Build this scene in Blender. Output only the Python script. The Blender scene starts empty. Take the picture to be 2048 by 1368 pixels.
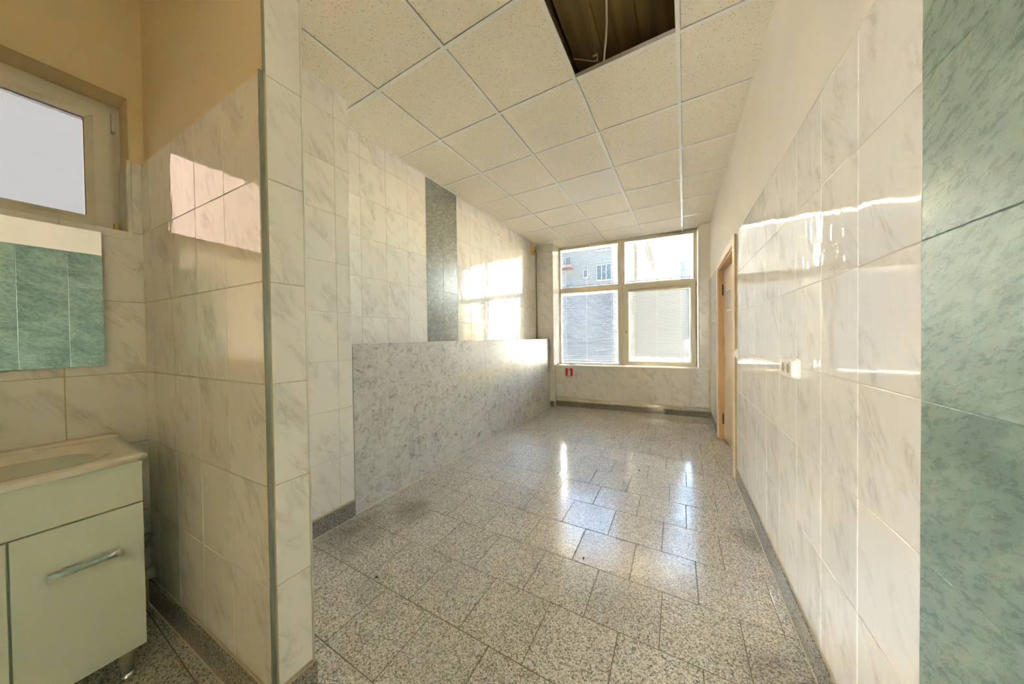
import bpy, bmesh, math, random
from mathutils import Vector, Matrix
random.seed(7)
S = bpy.context.scene
COL = S.collection
R = math.radians

# ------------------------------------------------------------------ camera
HC = 1.2717
cd = bpy.data.cameras.new('camera')
cd.sensor_width = 36.0
cd.lens = 10.4865
cd.shift_x = -0.0028983
cd.shift_y = -0.00028745
cd.clip_start = 0.02
cd.clip_end = 1000
cam = bpy.data.objects.new('camera', cd)
COL.objects.link(cam)
_y, _p, _r = R(28.475957), R(-0.7337314), R(-0.7243882)
_F = Vector((-math.sin(_y) * math.cos(_p), math.cos(_y) * math.cos(_p), math.sin(_p)))
_rt = Vector((math.cos(_y), math.sin(_y), 0))
_up = _rt.cross(_F)
_r2 = _rt * math.cos(_r) + _up * math.sin(_r)
_u2 = -_rt * math.sin(_r) + _up * math.cos(_r)
M = Matrix((_r2, _u2, -_F)).transposed().to_4x4()
M.translation = (0, 0, HC)
cam.matrix_world = M
S.camera = cam

# ------------------------------------------------------------------ light and exposure
SUN_DIR = Vector((0.785, 1.0, 0.335)).normalized()      # towards the sun
w = bpy.data.worlds.new('world')
S.world = w
w.use_nodes = True
wn = w.node_tree
wn.nodes.clear()
wo = wn.nodes.new('ShaderNodeOutputWorld')
wb = wn.nodes.new('ShaderNodeBackground')
sky = wn.nodes.new('ShaderNodeTexSky')
sky.sky_type = 'NISHITA'
sky.sun_disc = False
sky.sun_elevation = math.asin(SUN_DIR.z)
sky.sun_rotation = math.atan2(SUN_DIR.x, SUN_DIR.y)
sky.air_density = 1.0
sky.dust_density = 0.15
sky.ozone_density = 1.0
wb.inputs[1].default_value = 0.27
wn.links.new(sky.outputs[0], wb.inputs[0])
wn.links.new(wb.outputs[0], wo.inputs[0])
sl = bpy.data.lights.new('sun', 'SUN')
sl.energy = 64.0
sl.angle = R(0.6)
sl.color = (1.0, 0.96, 0.91)
so = bpy.data.objects.new('sun', sl)
COL.objects.link(so)
so.rotation_euler = (-SUN_DIR).to_track_quat('-Z', 'Y').to_euler()
so.location = (6, 8, 6)
S.view_settings.view_transform = 'Standard'
S.view_settings.look = 'None'
S.view_settings.gamma = 1.0
S.view_settings.use_curve_mapping = False
S.view_settings.exposure = 4.75
cy = S.cycles
cy.max_bounces = 14
cy.diffuse_bounces = 9
cy.glossy_bounces = 5
cy.transmission_bounces = 8
cy.transparent_max_bounces = 16
cy.caustics_reflective = False
cy.caustics_refractive = False
cy.sample_clamp_indirect = 8.0
cy.use_denoising = True

# ------------------------------------------------------------------ material helpers
class NT:
    def __init__(s, name):
        s.m = bpy.data.materials.new(name)
        s.m.use_nodes = True
        s.t = s.m.node_tree
        s.t.nodes.clear()
        s.out = s.t.nodes.new('ShaderNodeOutputMaterial')
    def n(s, typ, props=None, **inp):
        nd = s.t.nodes.new('ShaderNode' + typ)
        for k, v in (props or {}).items():
            setattr(nd, k, v)
        for k, v in inp.items():
            s.set(nd, k, v)
        return nd
    def set(s, nd, k, v):
        key = k.replace('_', ' ')
        sock = None
        if k.startswith('i') and k[1:].isdigit():
            sock = nd.inputs[int(k[1:])]
        else:
            for i in nd.inputs:
                if i.name.lower() == key.lower() and i.enabled:
                    sock = i
                    break
        if isinstance(v, bpy.types.NodeSocket):
            s.t.links.new(v, sock)
        elif isinstance(v, (tuple, list)) and len(v) == 3 and len(getattr(sock, 'default_value', v)) == 4:
            sock.default_value = (*v, 1)
        else:
            sock.default_value = v
    def ramp(s, fac, stops, interp='LINEAR'):
        nd = s.t.nodes.new('ShaderNodeValToRGB')
        nd.color_ramp.interpolation = interp
        e = nd.color_ramp.elements
        while len(e) < len(stops):
            e.new(0.5)
        for el, (p, c) in zip(e, stops):
            el.position = p
            el.color = (c, c, c, 1) if not isinstance(c, (tuple, list)) else (*c, 1)
        s.t.links.new(fac, nd.inputs[0])
        return nd.outputs[0]
    def mix(s, f, a, b, mode='MIX'):
        nd = s.t.nodes.new('ShaderNodeMix')
        nd.data_type = 'RGBA'
        nd.blend_type = mode
        s.set(nd, 'i0', f)
        for i, v in ((6, a), (7, b)):
            if isinstance(v, bpy.types.NodeSocket):
                s.t.links.new(v, nd.inputs[i])
            else:
                nd.inputs[i].default_value = (*v, 1)
        return nd.outputs[2]
    def math(s, op, a, b=0.0):
        nd = s.t.nodes.new('ShaderNodeMath')
        nd.operation = op
        s.set(nd, 'i0', a)
        s.set(nd, 'i1', b)
        return nd.outputs[0]
    def coords(s, per_object=False, scale=(1, 1, 1), rot=(0, 0, 0), loc=(0, 0, 0)):
        tc = s.n('TexCoord')
        v = tc.outputs['Object']
        if per_object:
            oi = s.n('ObjectInfo')
            c = s.n('CombineXYZ')
            s.set(c, 'X', s.math('MULTIPLY', oi.outputs['Random'], 37.0))
            s.set(c, 'Y', s.math('MULTIPLY', oi.outputs['Random'], 91.0))
            s.set(c, 'Z', s.math('MULTIPLY', oi.outputs['Random'], 53.0))
            a = s.n('VectorMath', dict(operation='ADD'))
            s.t.links.new(v, a.inputs[0])
            s.t.links.new(c.outputs[0], a.inputs[1])
            v = a.outputs[0]
        mp = s.n('Mapping', Scale=scale, Rotation=rot, Location=loc)
        s.t.links.new(v, mp.inputs[0])
        return mp.outputs[0]
    def stretch(s, v, rot, scale):
        a = s.n('Mapping', Rotation=rot)
        s.t.links.new(v, a.inputs[0])
        b = s.n('Mapping', Scale=scale)
        s.t.links.new(a.outputs[0], b.inputs[0])
        return b.outputs[0]
    def noise(s, v, scale, detail=3.0, rough=0.5, dist=0.0):
        nd = s.n('TexNoise', Scale=scale, Detail=detail, Roughness=rough, Distortion=dist)
        s.t.links.new(v, nd.inputs['Vector'])
        return nd.outputs['Fac']
    def vor(s, v, scale, feature='F1', out='Distance', rnd=1.0):
        nd = s.n('TexVoronoi', dict(feature=feature), Scale=scale, Randomness=rnd)
        s.t.links.new(v, nd.inputs['Vector'])
        return nd.outputs[out]
    def bsdf(s, color, rough=0.5, bump=None, strength=0.1, dist=0.01, **kw):
        b = s.n('BsdfPrincipled')
        s.set(b, 'Base_Color', color)
        s.set(b, 'Roughness', rough)
        for k, v in kw.items():
            s.set(b, k, v)
        if bump is not None:
            bp = s.n('Bump', Strength=strength, Distance=dist)
            s.t.links.new(bump, bp.inputs['Height'])
            s.t.links.new(bp.outputs[0], b.inputs['Normal'])
        s.t.links.new(b.outputs[0], s.out.inputs[0])
        return s.m

def simple(name, col, rough=0.5, **kw):
    t = NT(name)
    return t.bsdf(col, rough, **kw)

def m_marble():
    t = NT('marble_tile')
    v = t.coords(True)
    # veins run down to the right
    d = t.stretch(v, (0, 0, R(56)), (2.6, 9.0, 1.0))
    n1 = t.noise(d, 1.5, 6.0, 0.62, 0.7)
    vein = t.ramp(n1, [(0.43, 0.0), (0.50, 0.85), (0.515, 0.30), (0.58, 0.0)])
    mask = t.ramp(t.noise(t.stretch(v, (0, 0, R(56)), (1.0, 1.8, 1.0)), 5.5, 2.0), [(0.47, 0.0), (0.62, 1.0)])
    f1 = t.math('MULTIPLY', vein, mask)
    soft = t.math('MULTIPLY', t.ramp(t.noise(d, 0.8, 4.0, 0.6), [(0.46, 0.0), (0.70, 0.30)]), mask)
    fac = t.math('ADD', t.math('MULTIPLY', f1, 0.42), t.math('MULTIPLY', soft, 0.85))
    oi = t.n('ObjectInfo')
    tone = t.ramp(oi.outputs['Random'], [(0, (0.83, 0.80, 0.745)), (1, (0.875, 0.85, 0.80))])
    col = t.mix(fac, tone, (0.44, 0.40, 0.34))
    tcw = t.coords(False)
    mw = t.n('Mapping', Scale=(1.0, 0.32, 1.0))
    t.t.links.new(v, mw.inputs[0])
    wob = t.noise(mw.outputs[0], 26.0, 1.0)
    big = t.noise(v, 5.0, 0.0)
    h = t.math('ADD', t.math('MULTIPLY', wob, 0.5), big)
    return t.bsdf(col, 0.045, h, 0.16, 0.012, Specular_IOR_Level=0.62)

def m_green():
    t = NT('green_painted_tile')
    tc = t.n('TexCoord')
    v = tc.outputs['Object']
    oi = t.n('ObjectInfo')
    c = t.n('CombineXYZ')
    t.set(c, 'X', t.math('MULTIPLY', oi.outputs['Random'], 11.0))
    t.set(c, 'Y', t.math('MULTIPLY', oi.outputs['Random'], 23.0))
    a = t.n('VectorMath', dict(operation='ADD'))
    t.t.links.new(v, a.inputs[0])
    t.t.links.new(c.outputs[0], a.inputs[1])
    d = t.stretch(a.outputs[0], (0, 0, R(-24)), (1.0, 2.1, 1.0))
    n1 = t.noise(d, 5.0, 12.0, 0.74, 0.35)
    n2 = t.noise(a.outputs[0], 1.7, 3.0, 0.6)
    n3 = t.noise(d, 30.0, 8.0, 0.75, 0.3)
    f = t.math('ADD', t.math('MULTIPLY', n1, 0.52), t.math('ADD', t.math('MULTIPLY', n2, 0.38), t.math('MULTIPLY', n3, 0.10)))
    col = t.ramp(f, [(0.34, (0.05, 0.115, 0.10)), (0.45, (0.125, 0.225, 0.175)), (0.54, (0.225, 0.345, 0.26)), (0.66, (0.38, 0.50, 0.40))])
    gold = t.ramp(t.noise(d, 9.0, 6.0, 0.75, 0.8), [(0.58, 0.0), (0.70, 0.40)])
    col = t.mix(gold, col, (0.42, 0.36, 0.15))
    blue = t.ramp(t.noise(a.outputs[0], 5.0, 5.0, 0.7, 1.0), [(0.58, 0.0), (0.72, 0.5)])
    col = t.mix(blue, col, (0.13, 0.22, 0.27))
    rg = t.ramp(n3, [(0.35, 0.16), (0.62, 0.42)])
    return t.bsdf(col, rg, t.math('ADD', f, t.math('MULTIPLY', n3, 0.5)), 0.45, 0.004, Specular_IOR_Level=0.9, Coat_Weight=1.0, Coat_Roughness=0.30)

def m_gray(name, stops, scale=1.0, rough=(0.22, 0.45), per=False):
    t = NT(name)
    v = t.coords(per)
    d = t.stretch(v, (R(40), 0, R(-40)), (1.0, 1.5, 1.3))
    n1 = t.noise(d, 8.5 * scale, 9.0, 0.66, 1.2)
    n2 = t.noise(v, 2.4 * scale, 3.0)
    n3 = t.noise(d, 38.0 * scale, 6.0, 0.75, 0.6)
    f = t.math('ADD', t.math('MULTIPLY', n1, 0.62), t.math('ADD', t.math('MULTIPLY', n2, 0.2), t.math('MULTIPLY', n3, 0.18)))
    col = t.ramp(f, stops)
    rg = t.ramp(n1, [(0.35, rough[0]), (0.65, rough[1])])
    return t.bsdf(col, rg, f, 0.35, 0.003, Specular_IOR_Level=0.55)

def m_granite(name, gain=1.0, rough=0.10, stain=True, per=True):
    t = NT(name)
    v = t.coords(per)
    g1 = t.vor(v, 210.0, out='Color')
    sep = t.n('SeparateColor')
    t.t.links.new(g1, sep.inputs[0])
    n1 = t.noise(v, 150.0, 3.0, 0.65, 0.4)
    f = t.math('ADD', t.math('MULTIPLY', sep.outputs[0], 0.45), t.math('MULTIPLY', n1, 0.62))
    g = gain
    col = t.ramp(f, [(0.24, (0.07 * g, 0.072 * g, 0.068 * g)), (0.38, (0.21 * g, 0.202 * g, 0.178 * g)), (0.52, (0.38 * g, 0.358 * g, 0.31 * g)),
                     (0.72, (0.53 * g, 0.50 * g, 0.44 * g)), (0.90, (0.66 * g, 0.63 * g, 0.56 * g))])
    ob = t.n('ObjectInfo')
    tone = t.ramp(ob.outputs['Random'], [(0.0, 0.95), (1.0, 1.04)])
    col = t.mix(1.0, col, tone, 'MULTIPLY')
    if stain:
        geo = t.n('NewGeometry')
        pos = geo.outputs['Position']
        d1 = t.noise(pos, 1.7, 6.0, 0.62, 0.5)
        dirt = t.ramp(d1, [(0.56, 0.0), (0.74, 0.34)])
        # worn dirty patch at the counter corner
        def blob(x, y, r):
            s2 = t.n('VectorMath', dict(operation='DISTANCE'))
            t.t.links.new(pos, s2.inputs[0])
            s2.inputs[1].default_value = (x, y, 0)
            wob = t.math('ADD', s2.outputs['Value'], t.math('MULTIPLY', t.math('SUBTRACT', t.noise(pos, 9.0, 4.0), 0.5), r))
            return t.ramp(wob, [(0.0, 0.62), (r, 0.0)])
        bl = t.math('MAXIMUM', blob(-1.9, 1.22, 0.33), t.math('MAXIMUM', blob(0.36, 1.35, 0.25), t.math('MAXIMUM', blob(-1.75, 1.55, 0.22), blob(0.40, 2.3, 0.16))))
        dirt = t.math('MINIMUM', t.math('ADD', dirt, bl), 0.75)
        col = t.mix(dirt, col, (0.13, 0.108, 0.07))
        rgh = t.ramp(d1, [(0.35, rough), (0.7, rough + 0.16)])
    else:
        rgh = rough
    return t.bsdf(col, rgh, n1, 0.03, 0.001, Specular_IOR_Level=0.6)

def m_ceiling():
    t = NT('mineral_fibre')
    v = t.coords(True)
    n = t.noise(v, 55.0, 2.0)
    d = t.vor(v, 88.0)
    sc = t.vor(v, 88.0, out='Color')
    sep = t.n('SeparateColor')
    t.t.links.new(sc, sep.inputs[0])
    rad = t.math('MULTIPLY', t.math('GREATER_THAN', sep.outputs[0], 0.45), t.math('ADD', t.math('MULTIPLY', sep.outputs[1], 0.16), 0.17))
    pit = t.math('LESS_THAN', t.math('ADD', d, t.math('MULTIPLY', n, 0.12)), rad)
    base = t.ramp(n, [(0.3, (0.86, 0.80, 0.675)), (0.7, (0.90, 0.84, 0.72))])
    col = t.mix(t.math('MULTIPLY', pit, 0.72), base, (0.30, 0.225, 0.10))
    return t.bsdf(col, 0.9, t.math('MULTIPLY', pit, -1.0), 0.5, 0.002)

def m_plaster(name, col, var=0.04):
    t = NT(name)
    v = t.coords(False)
    n = t.noise(v, 2.2, 5.0)
    c2 = tuple(x * (1 - var * 1.6) for x in col)
    c = t.ramp(n, [(0.3, c2), (0.7, col)])
    return t.bsdf(c, 0.62, t.noise(v, 130.0, 3.0), 0.10, 0.001)

def m_wood(name, a, b, scale=1.0, rough=0.4, axis=2):
    t = NT(name)
    sc = [22.0, 22.0, 22.0]
    sc[axis] = 1.2
    v = t.coords(False, scale=tuple(x * scale for x in sc))
    n = t.noise(v, 1.0, 6.0, 0.6, 0.6)
    return t.bsdf(t.ramp(n, [(0.3, a), (0.7, b)]), rough, n, 0.08, 0.001)

def m_glass(name, tint=(1, 1, 1), film=None, film_fac=0.0):
    t = NT(name)
    tr = t.n('BsdfTransparent', Color=tint)
    gl = t.n('BsdfGlossy', Roughness=0.01)
    fr = t.n('Fresnel', IOR=1.45)
    mx = t.n('MixShader')
    t.t.links.new(fr.outputs[0], mx.inputs[0])
    body = tr.outputs[0]
    if film is not None:
        tl = t.n('BsdfTranslucent', Color=film)
        v = t.coords(False)
        sm = t.ramp(t.noise(v, 3.0, 5.0, 0.6, 1.5), [(0.35, max(0.0, film_fac - 0.12)), (0.7, min(1.0, film_fac + 0.12))])
        m2 = t.n('MixShader')
        t.t.links.new(sm, m2.inputs[0])
        t.t.links.new(body, m2.inputs[1])
        t.t.links.new(tl.outputs[0], m2.inputs[2])
        body = m2.outputs[0]
    t.t.links.new(body, mx.inputs[1])
    t.t.links.new(gl.outputs[0], mx.inputs[2])
    t.t.links.new(mx.outputs[0], t.out.inputs[0])
    return t.m

def m_sheet(name, col, trans=0.5):
    t = NT(name)
    d = t.n('BsdfDiffuse', Color=col)
    tl = t.n('BsdfTranslucent', Color=col)
    mx = t.n('MixShader', Fac=trans)
    t.t.links.new(d.outputs[0], mx.inputs[1])
    t.t.links.new(tl.outputs[0], mx.inputs[2])
    t.t.links.new(mx.outputs[0], t.out.inputs[0])
    return t.m

MARBLE = m_marble()
GREEN = m_green()
GRAY_C = m_gray('counter_sponge_paint', [(0.32, (0.22, 0.245, 0.245)), (0.42, (0.42, 0.43, 0.41)), (0.49, (0.57, 0.565, 0.53)), (0.62, (0.68, 0.665, 0.62))], 1.7)
GRAY_S = m_gray('gray_green_painted_tile', [(0.34, (0.17, 0.183, 0.168)), (0.47, (0.24, 0.25, 0.22)), (0.56, (0.29, 0.30, 0.26)), (0.68, (0.38, 0.39, 0.34))], 2.2, (0.16, 0.34), True)
GRAN = m_granite('granite_floor', 1.42)
GRAN_B = m_granite('granite_skirting', 0.72, 0.22, False)
FIBRE = m_ceiling()
SMOOTH_PANEL = simple('smooth_panel', (0.84, 0.81, 0.74), 0.5)
BAR = simple('white_grid_metal', (0.88, 0.87, 0.84), 0.32)
PLASTER = m_plaster('cream_plaster', (0.83, 0.77, 0.665))
PLASTER_N = m_plaster('cream_plaster_niche', (0.80, 0.66, 0.42))
GROUT = simple('tan_grout', (0.50, 0.42, 0.27), 0.85)
GROUT_W = simple('pale_grout', (0.66, 0.57, 0.42), 0.85)
GROUT_F = simple('floor_grout', (0.19, 0.145, 0.08), 0.9)
GROUT_G = simple('green_grout', (0.22, 0.33, 0.27), 0.6)
GROUT_GR = simple('gray_grout', (0.20, 0.215, 0.19), 0.6)
TRIM_D = simple('gray_green_trim', (0.27, 0.29, 0.235), 0.35)
TRIM_W = simple('white_trim', (0.80, 0.80, 0.74), 0.3)
PVC = simple('cream_window_frame', (0.80, 0.735, 0.60), 0.3)
PVC_N = simple('white_window_frame', (0.78, 0.74, 0.66), 0.3)
SLAT = m_sheet('blind_slat', (0.50, 0.51, 0.52), 0.008)
SILL = simple('white_sill', (0.84, 0.81, 0.73), 0.3)
GLASS = m_glass('clear_glass', (0.97, 0.985, 0.98))
GLASS_T = m_glass('tinted_glass', (0.30, 0.30, 0.30))
GLASS_B = m_glass('blue_glass', (0.86, 0.90, 0.95))
BRASS = simple('brass_hinge', (0.62, 0.43, 0.14), 0.35, Metallic=0.6)
DARK = simple('dark_plastic', (0.02, 0.02, 0.02), 0.4)
BLACK = simple('black_metal', (0.03, 0.028, 0.025), 0.4)
WHITE_P = simple('white_plastic', (0.72, 0.69, 0.62), 0.3)
PIPE = simple('painted_pipe', (0.80, 0.73, 0.60), 0.3)
GREY_PIPE = simple('grey_conduit', (0.30, 0.26, 0.20), 0.5)
YELLOW_P = simple('yellowed_plastic', (0.72, 0.55, 0.22), 0.4)
CHROME = simple('chrome', (0.85, 0.85, 0.86), 0.08, Metallic=1.0)
LACQ = simple('green_bounce_lacquer', (0.72, 0.78, 0.68), 0.22)  # green tint puts the green wall's bounced light into the white lacquer
CERAM = simple('ceramic', (0.84, 0.79, 0.70), 0.12)
MIRROR = simple('mirror_silver', (0.93, 0.95, 0.94), 0.0, Metallic=1.0)
BIRCH = m_wood('pale_birch', (0.70, 0.52, 0.33), (0.80, 0.63, 0.43))
BIRCH_D = m_wood('jamb_wood', (0.50, 0.29, 0.11), (0.60, 0.37, 0.16))
FORM = m_wood('formwork_board', (0.30, 0.20, 0.08), (0.62, 0.45, 0.20), 0.5, 0.8, 1)
GALV = simple('galvanised_steel', (0.60, 0.55, 0.44), 0.4, Metallic=0.3)
CABLE_W = simple('white_cable', (0.86, 0.80, 0.72), 0.4)
RED = simple('sign_red', (0.75, 0.006, 0.008), 0.35)
STICK = simple('sign_white', (0.76, 0.73, 0.68), 0.35)
CONC = simple('raw_concrete', (0.10, 0.085, 0.06), 0.9)
SIPHON = simple('siphon_plastic', (0.50, 0.47, 0.38), 0.4)

# ------------------------------------------------------------------ object helpers
def link(name, me, mat=None, parent=None, **props):
    o = bpy.data.objects.new(name, me)
    COL.objects.link(o)
    if mat is not None and me is not None and len(me.materials) == 0:
        me.materials.append(mat)
    if parent is not None:
        o.parent = parent
    for k, v in props.items():
        o[k] = v
    return o

def tag(o, label, cat=None, group=None):
    o['label'] = label
    if cat:
        o['category'] = cat
    if group:
        o['group'] = group
    return o

def thing(name, label, cat, loc=(0, 0, 0), rotz=0.0, group=None):
    o = bpy.data.objects.new(name, None)
    COL.objects.link(o)
    o.location = loc
    o.rotation_euler = (0, 0, rotz)
    o.empty_display_size = 0.05
    return tag(o, label, cat, group)

class MB:
    """collects shapes into one mesh"""
    def __init__(s):
        s.v = []
        s.f = []
    def add(s, vs, fs):
        b = len(s.v)
        s.v += [tuple(x) for x in vs]
        s.f += [tuple(b + i for i in f) for f in fs]
        return s
    def box(s, a, b):
        x0, y0, z0 = a
        x1, y1, z1 = b
        x0, x1 = min(x0, x1), max(x0, x1)
        y0, y1 = min(y0, y1), max(y0, y1)
        z0, z1 = min(z0, z1), max(z0, z1)
        return s.add([(x0, y0, z0), (x1, y0, z0), (x1, y1, z0), (x0, y1, z0), (x0, y0, z1), (x1, y0, z1), (x1, y1, z1), (x0, y1, z1)],
                     [(0, 3, 2, 1), (4, 5, 6, 7), (0, 1, 5, 4), (1, 2, 6, 5), (2, 3, 7, 6), (3, 0, 4, 7)])
    def prism(s, poly, z0, z1):
        n = len(poly)
        ar = sum(poly[i][0] * poly[(i + 1) % n][1] - poly[(i + 1) % n][0] * poly[i][1] for i in range(n))
        if ar < 0:
            poly = poly[::-1]
        return s.add([(x, y, z0) for x, y in poly] + [(x, y, z1) for x, y in poly],
                     [tuple(range(n - 1, -1, -1)), tuple(range(n, 2 * n))] + [(i, (i + 1) % n, n + (i + 1) % n, n + i) for i in range(n)])
    def tube(s, pts, r, n=10, cap=True):
        pts = [Vector(p) for p in pts]
        rs = r if isinstance(r, (list, tuple)) else [r] * len(pts)
        ref = None
        rings = []
        for i, p in enumerate(pts):
            t = (pts[min(i + 1, len(pts) - 1)] - pts[max(i - 1, 0)]).normalized()
            if ref is None:
                ref = t.orthogonal().normalized()
            ref = (ref - t * ref.dot(t)).normalized()
            q = t.cross(ref)
            rings.append([p + (ref * math.cos(2 * math.pi * k / n) + q * math.sin(2 * math.pi * k / n)) * rs[i] for k in range(n)])
        vs = [v for rg in rings for v in rg]
        fs = []
        for i in range(len(pts) - 1):
            for k in range(n):
                a, b = i * n + k, i * n + (k + 1) % n
                fs.append((a, b, b + n, a + n))
        if cap:
            fs.append(tuple(range(n - 1, -1, -1)))
            fs.append(tuple(range((len(pts) - 1) * n, len(pts) * n)))
        return s.add(vs, fs)
    def xf(s, m):
        s.v = [tuple(m @ Vector(v)) for v in s.v]
        return s
    def mesh(s, name, smooth=False):
        me = bpy.data.meshes.new(name)
        me.from_pydata(s.v, [], s.f)
        me.update()
        if smooth:
            me.polygons.foreach_set('use_smooth', [True] * len(me.polygons))
        return me
    def build(s, name, mat, parent=None, smooth=False, bevel=0.0, seg=2, **props):
        me = s.mesh(name, smooth)
        if bevel:
            bm = bmesh.new()
            bm.from_mesh(me)
            bmesh.ops.remove_doubles(bm, verts=bm.verts, dist=1e-6)
            ed = [e for e in bm.edges if len(e.link_faces) == 2 and e.calc_face_angle() > 0.5]
            bmesh.ops.bevel(bm, geom=ed, offset=bevel, segments=seg, affect='EDGES', profile=0.5)
            bm.to_mesh(me)
            bm.free()
        return link(name, me, mat, parent, **props)

def box(name, a, b, mat, parent=None, bevel=0.0, **props):
    return MB().box(a, b).build(name, mat, parent, bevel=bevel, **props)

def struct(name, mb, mat, label=None):
    o = mb.build(name, mat)
    o['kind'] = 'structure'
    if label:
        o['label'] = label
    return o

_tiles = {}
def tile_mesh(wd, ht, th, mat, ch=0.0014):
    k = (round(wd, 4), round(ht, 4), th, mat.name, ch)
    if k not in _tiles:
        a, b = wd / 2, ht / 2
        vs = []
        for (x, y, z) in ((a - ch, b - ch, 0), (a, b, -ch * 0.8), (a, b, -th)):
            vs += [(-x, -y, z), (x, -y, z), (x, y, z), (-x, y, z)]
        fs = [(0, 1, 2, 3)]
        for r in (0, 4):
            for i in range(4):
                j = (i + 1) % 4
                fs.append((r + 4 + i, r + 4 + j, r + j, r + i))
        me = bpy.data.meshes.new('tile')
        me.from_pydata(vs, [], fs)
        me.materials.append(mat)
        _tiles[k] = me
    return _tiles[k]

def tile_grid(parent, O, U, N, us, vs, mat, gap=0.0022, th=0.006, name='wall_tile', skip=None, tilt=0.0014, V=(0, 0, 1), push=0.0):
    """tiles between the joint lines us (along U from O) and vs (along V); N points out of the wall"""
    O, U, V, N = Vector(O), Vector(U).normalized(), Vector(V), Vector(N).normalized()
    out = []
    for i in range(len(us) - 1):
        for j in range(len(vs) - 1):
            if skip and skip((us[i] + us[i + 1]) / 2, (vs[j] + vs[j + 1]) / 2):
                continue
            wd, ht = us[i + 1] - us[i] - gap, vs[j + 1] - vs[j] - gap
            if wd < 0.008 or ht < 0.008:
                continue
            o = bpy.data.objects.new(name, tile_mesh(wd, ht, th, mat))
            COL.objects.link(o)
            m = Matrix((U, V, N)).transposed().to_4x4()
            m = m @ Matrix.Rotation(random.uniform(-tilt, tilt), 4, 'X') @ Matrix.Rotation(random.uniform(-tilt, tilt), 4, 'Y')
            m.translation = O + U * (us[i] + us[i + 1]) / 2 + V * (vs[j] + vs[j + 1]) / 2 + N * (push + random.uniform(-0.0002, 0.0002))
            o.parent = parent
            o.matrix_local = m
            out.append(o)
    return out

def seq(a, b, step, first):
    """joint positions from a to b, with a joint at first"""
    k0 = math.floor((a - first) / step) - 1
    r = [a]
    for k in range(k0, k0 + 400):
        p = first + k * step
        if p > a + 0.012 and p < b - 0.012:
            r.append(p)
    r.append(b)
    return r

# ------------------------------------------------------------------ measures
XR, XL, XN, XP, XC = 0.457, -2.31, -2.28, -2.055, -2.06
ZC, ZS = 2.981, 3.36
ROWS = [0.120, 0.4605, 0.795, 1.1295, 1.464, 1.7985, 2.133]
ROWS_L = ROWS + [2.4635, 2.795, ZC]
TH = 0.006
YB = -4.2
YT = -0.9          # tiles are laid from here; plain finishes further back
# the window wall stands a little askew
def wy(x):
    return 5.225 + 0.0882 * (x + 1.981)
def fy(x):
    return 5.470 + 0.0873 * (x + 1.99)
WA = math.atan(0.0880)
WU = Vector((math.cos(WA), math.sin(WA), 0))
WN = Vector((math.sin(WA), -math.cos(WA), 0))

# ------------------------------------------------------------------ floor
fb = MB().prism([(XL - 0.2, YB - 0.2), (XR + 0.6, YB - 0.2), (XR + 0.6, 5.75), (XL - 0.2, 5.45)], -0.12, -0.0015)
floor = struct('floor', fb, GROUT_F, 'grey speckled granite tile floor with dark joints')
FT = 0.31
MB().box((XN, YB, -0.02), (XR, YT, 0.0)).build('floor_slab', GRAN_B, floor)
ph = {-8: 0.02, -7: 0.16, -6: -0.07, -5: 0.09, -4: -0.1, -3: 0.03, -2: -0.06, -1: -0.07, 0: -0.228, 1: -0.07, 2: 0.086, 3: -0.086, 4: 0.052, 5: -0.057, 6: 0.067,
      7: -0.10, 8: 0.04, 9: -0.08, 10: 0.06, 11: -0.05, 12: 0.08, 13: -0.09, 14: 0.03}
for k in range(-9, 15):
    y0, y1 = 1.01 + FT * k, 1.01 + FT * (k + 1)
    if y1 < YT:
        continue
    y1 = min(y1, 5.5)
    xa = XN if y0 < 0.43 else (XP if y1 < 1.34 else -2.055)
    xb = XR + (0.16 if 3.2 < (y0 + y1) / 2 < 4.5 else 0.0)
    if 0.43 <= y1 and y0 < 0.43:
        pass
    tile_grid(floor, (0, 0, 0), (1, 0, 0), (0, 0, 1), seq(xa, xb, FT, ph.get(k, 0.0)), [max(y0, YT), y1], GRAN, 0.0034, 0.012, 'floor_tile', tilt=0.0011, V=(0, 1, 0))

# ------------------------------------------------------------------ roof slab over the ceiling void
slab = struct('roof_slab', MB().box((XL - 0.25, YB - 0.2, ZS), (XR + 0.3, 6.0, ZS + 0.2)), CONC, 'bare slab above the suspended ceiling')
bx = -0.66
for wd, dz in ((0.20, 0.0), (0.24, 0.006), (0.22, 0.002), (0.25, 0.0)):
    MB().box((bx + 0.004, 1.0, ZS - 0.045 + dz), (bx + wd, 3.0, ZS + 0.0)).build('board', FORM, slab, bevel=0.004, seg=1)
    bx += wd
MB().box((-0.88, 1.0, ZS - 0.16), (-0.675, 3.0, ZS)).build('board', FORM, slab, bevel=0.006, seg=1)

# ------------------------------------------------------------------ suspended ceiling
ceiling = bpy.data.objects.new('ceiling', None)
COL.objects.link(ceiling)
ceiling['kind'] = 'structure'
ceiling['label'] = 'suspended ceiling of speckled cream tiles in a white metal grid'
DEL = 0.0205
ceiling.rotation_euler = (0, 0, -DEL)
ceiling.location = (0, 0, ZC)
GX, GY = -1.826, 0.749
gx = [GX + 0.6 * i for i in range(-1, 5)]
gy = [GY + 0.6 * i for i in range(-8, 9)]
FL = 0.0115
def runner(name, a, b):
    a, b = Vector(a), Vector(b)
    d = (b - a).normalized()
    n = Vector((-d.y, d.x, 0))
    mb = MB()
    def strip(w0, z0, z1):
        p = [a - n * w0, b - n * w0, b + n * w0, a + n * w0]
        mb.prism([(q.x, q.y) for q in p], z0, z1)
    strip(FL, 0.0, 0.0012)
    strip(0.0008, 0.0012, 0.034)
    strip(0.0032, 0.028, 0.034)
    return mb.build(name, BAR, ceiling)
XA, XB = -2.40, 0.56
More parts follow.
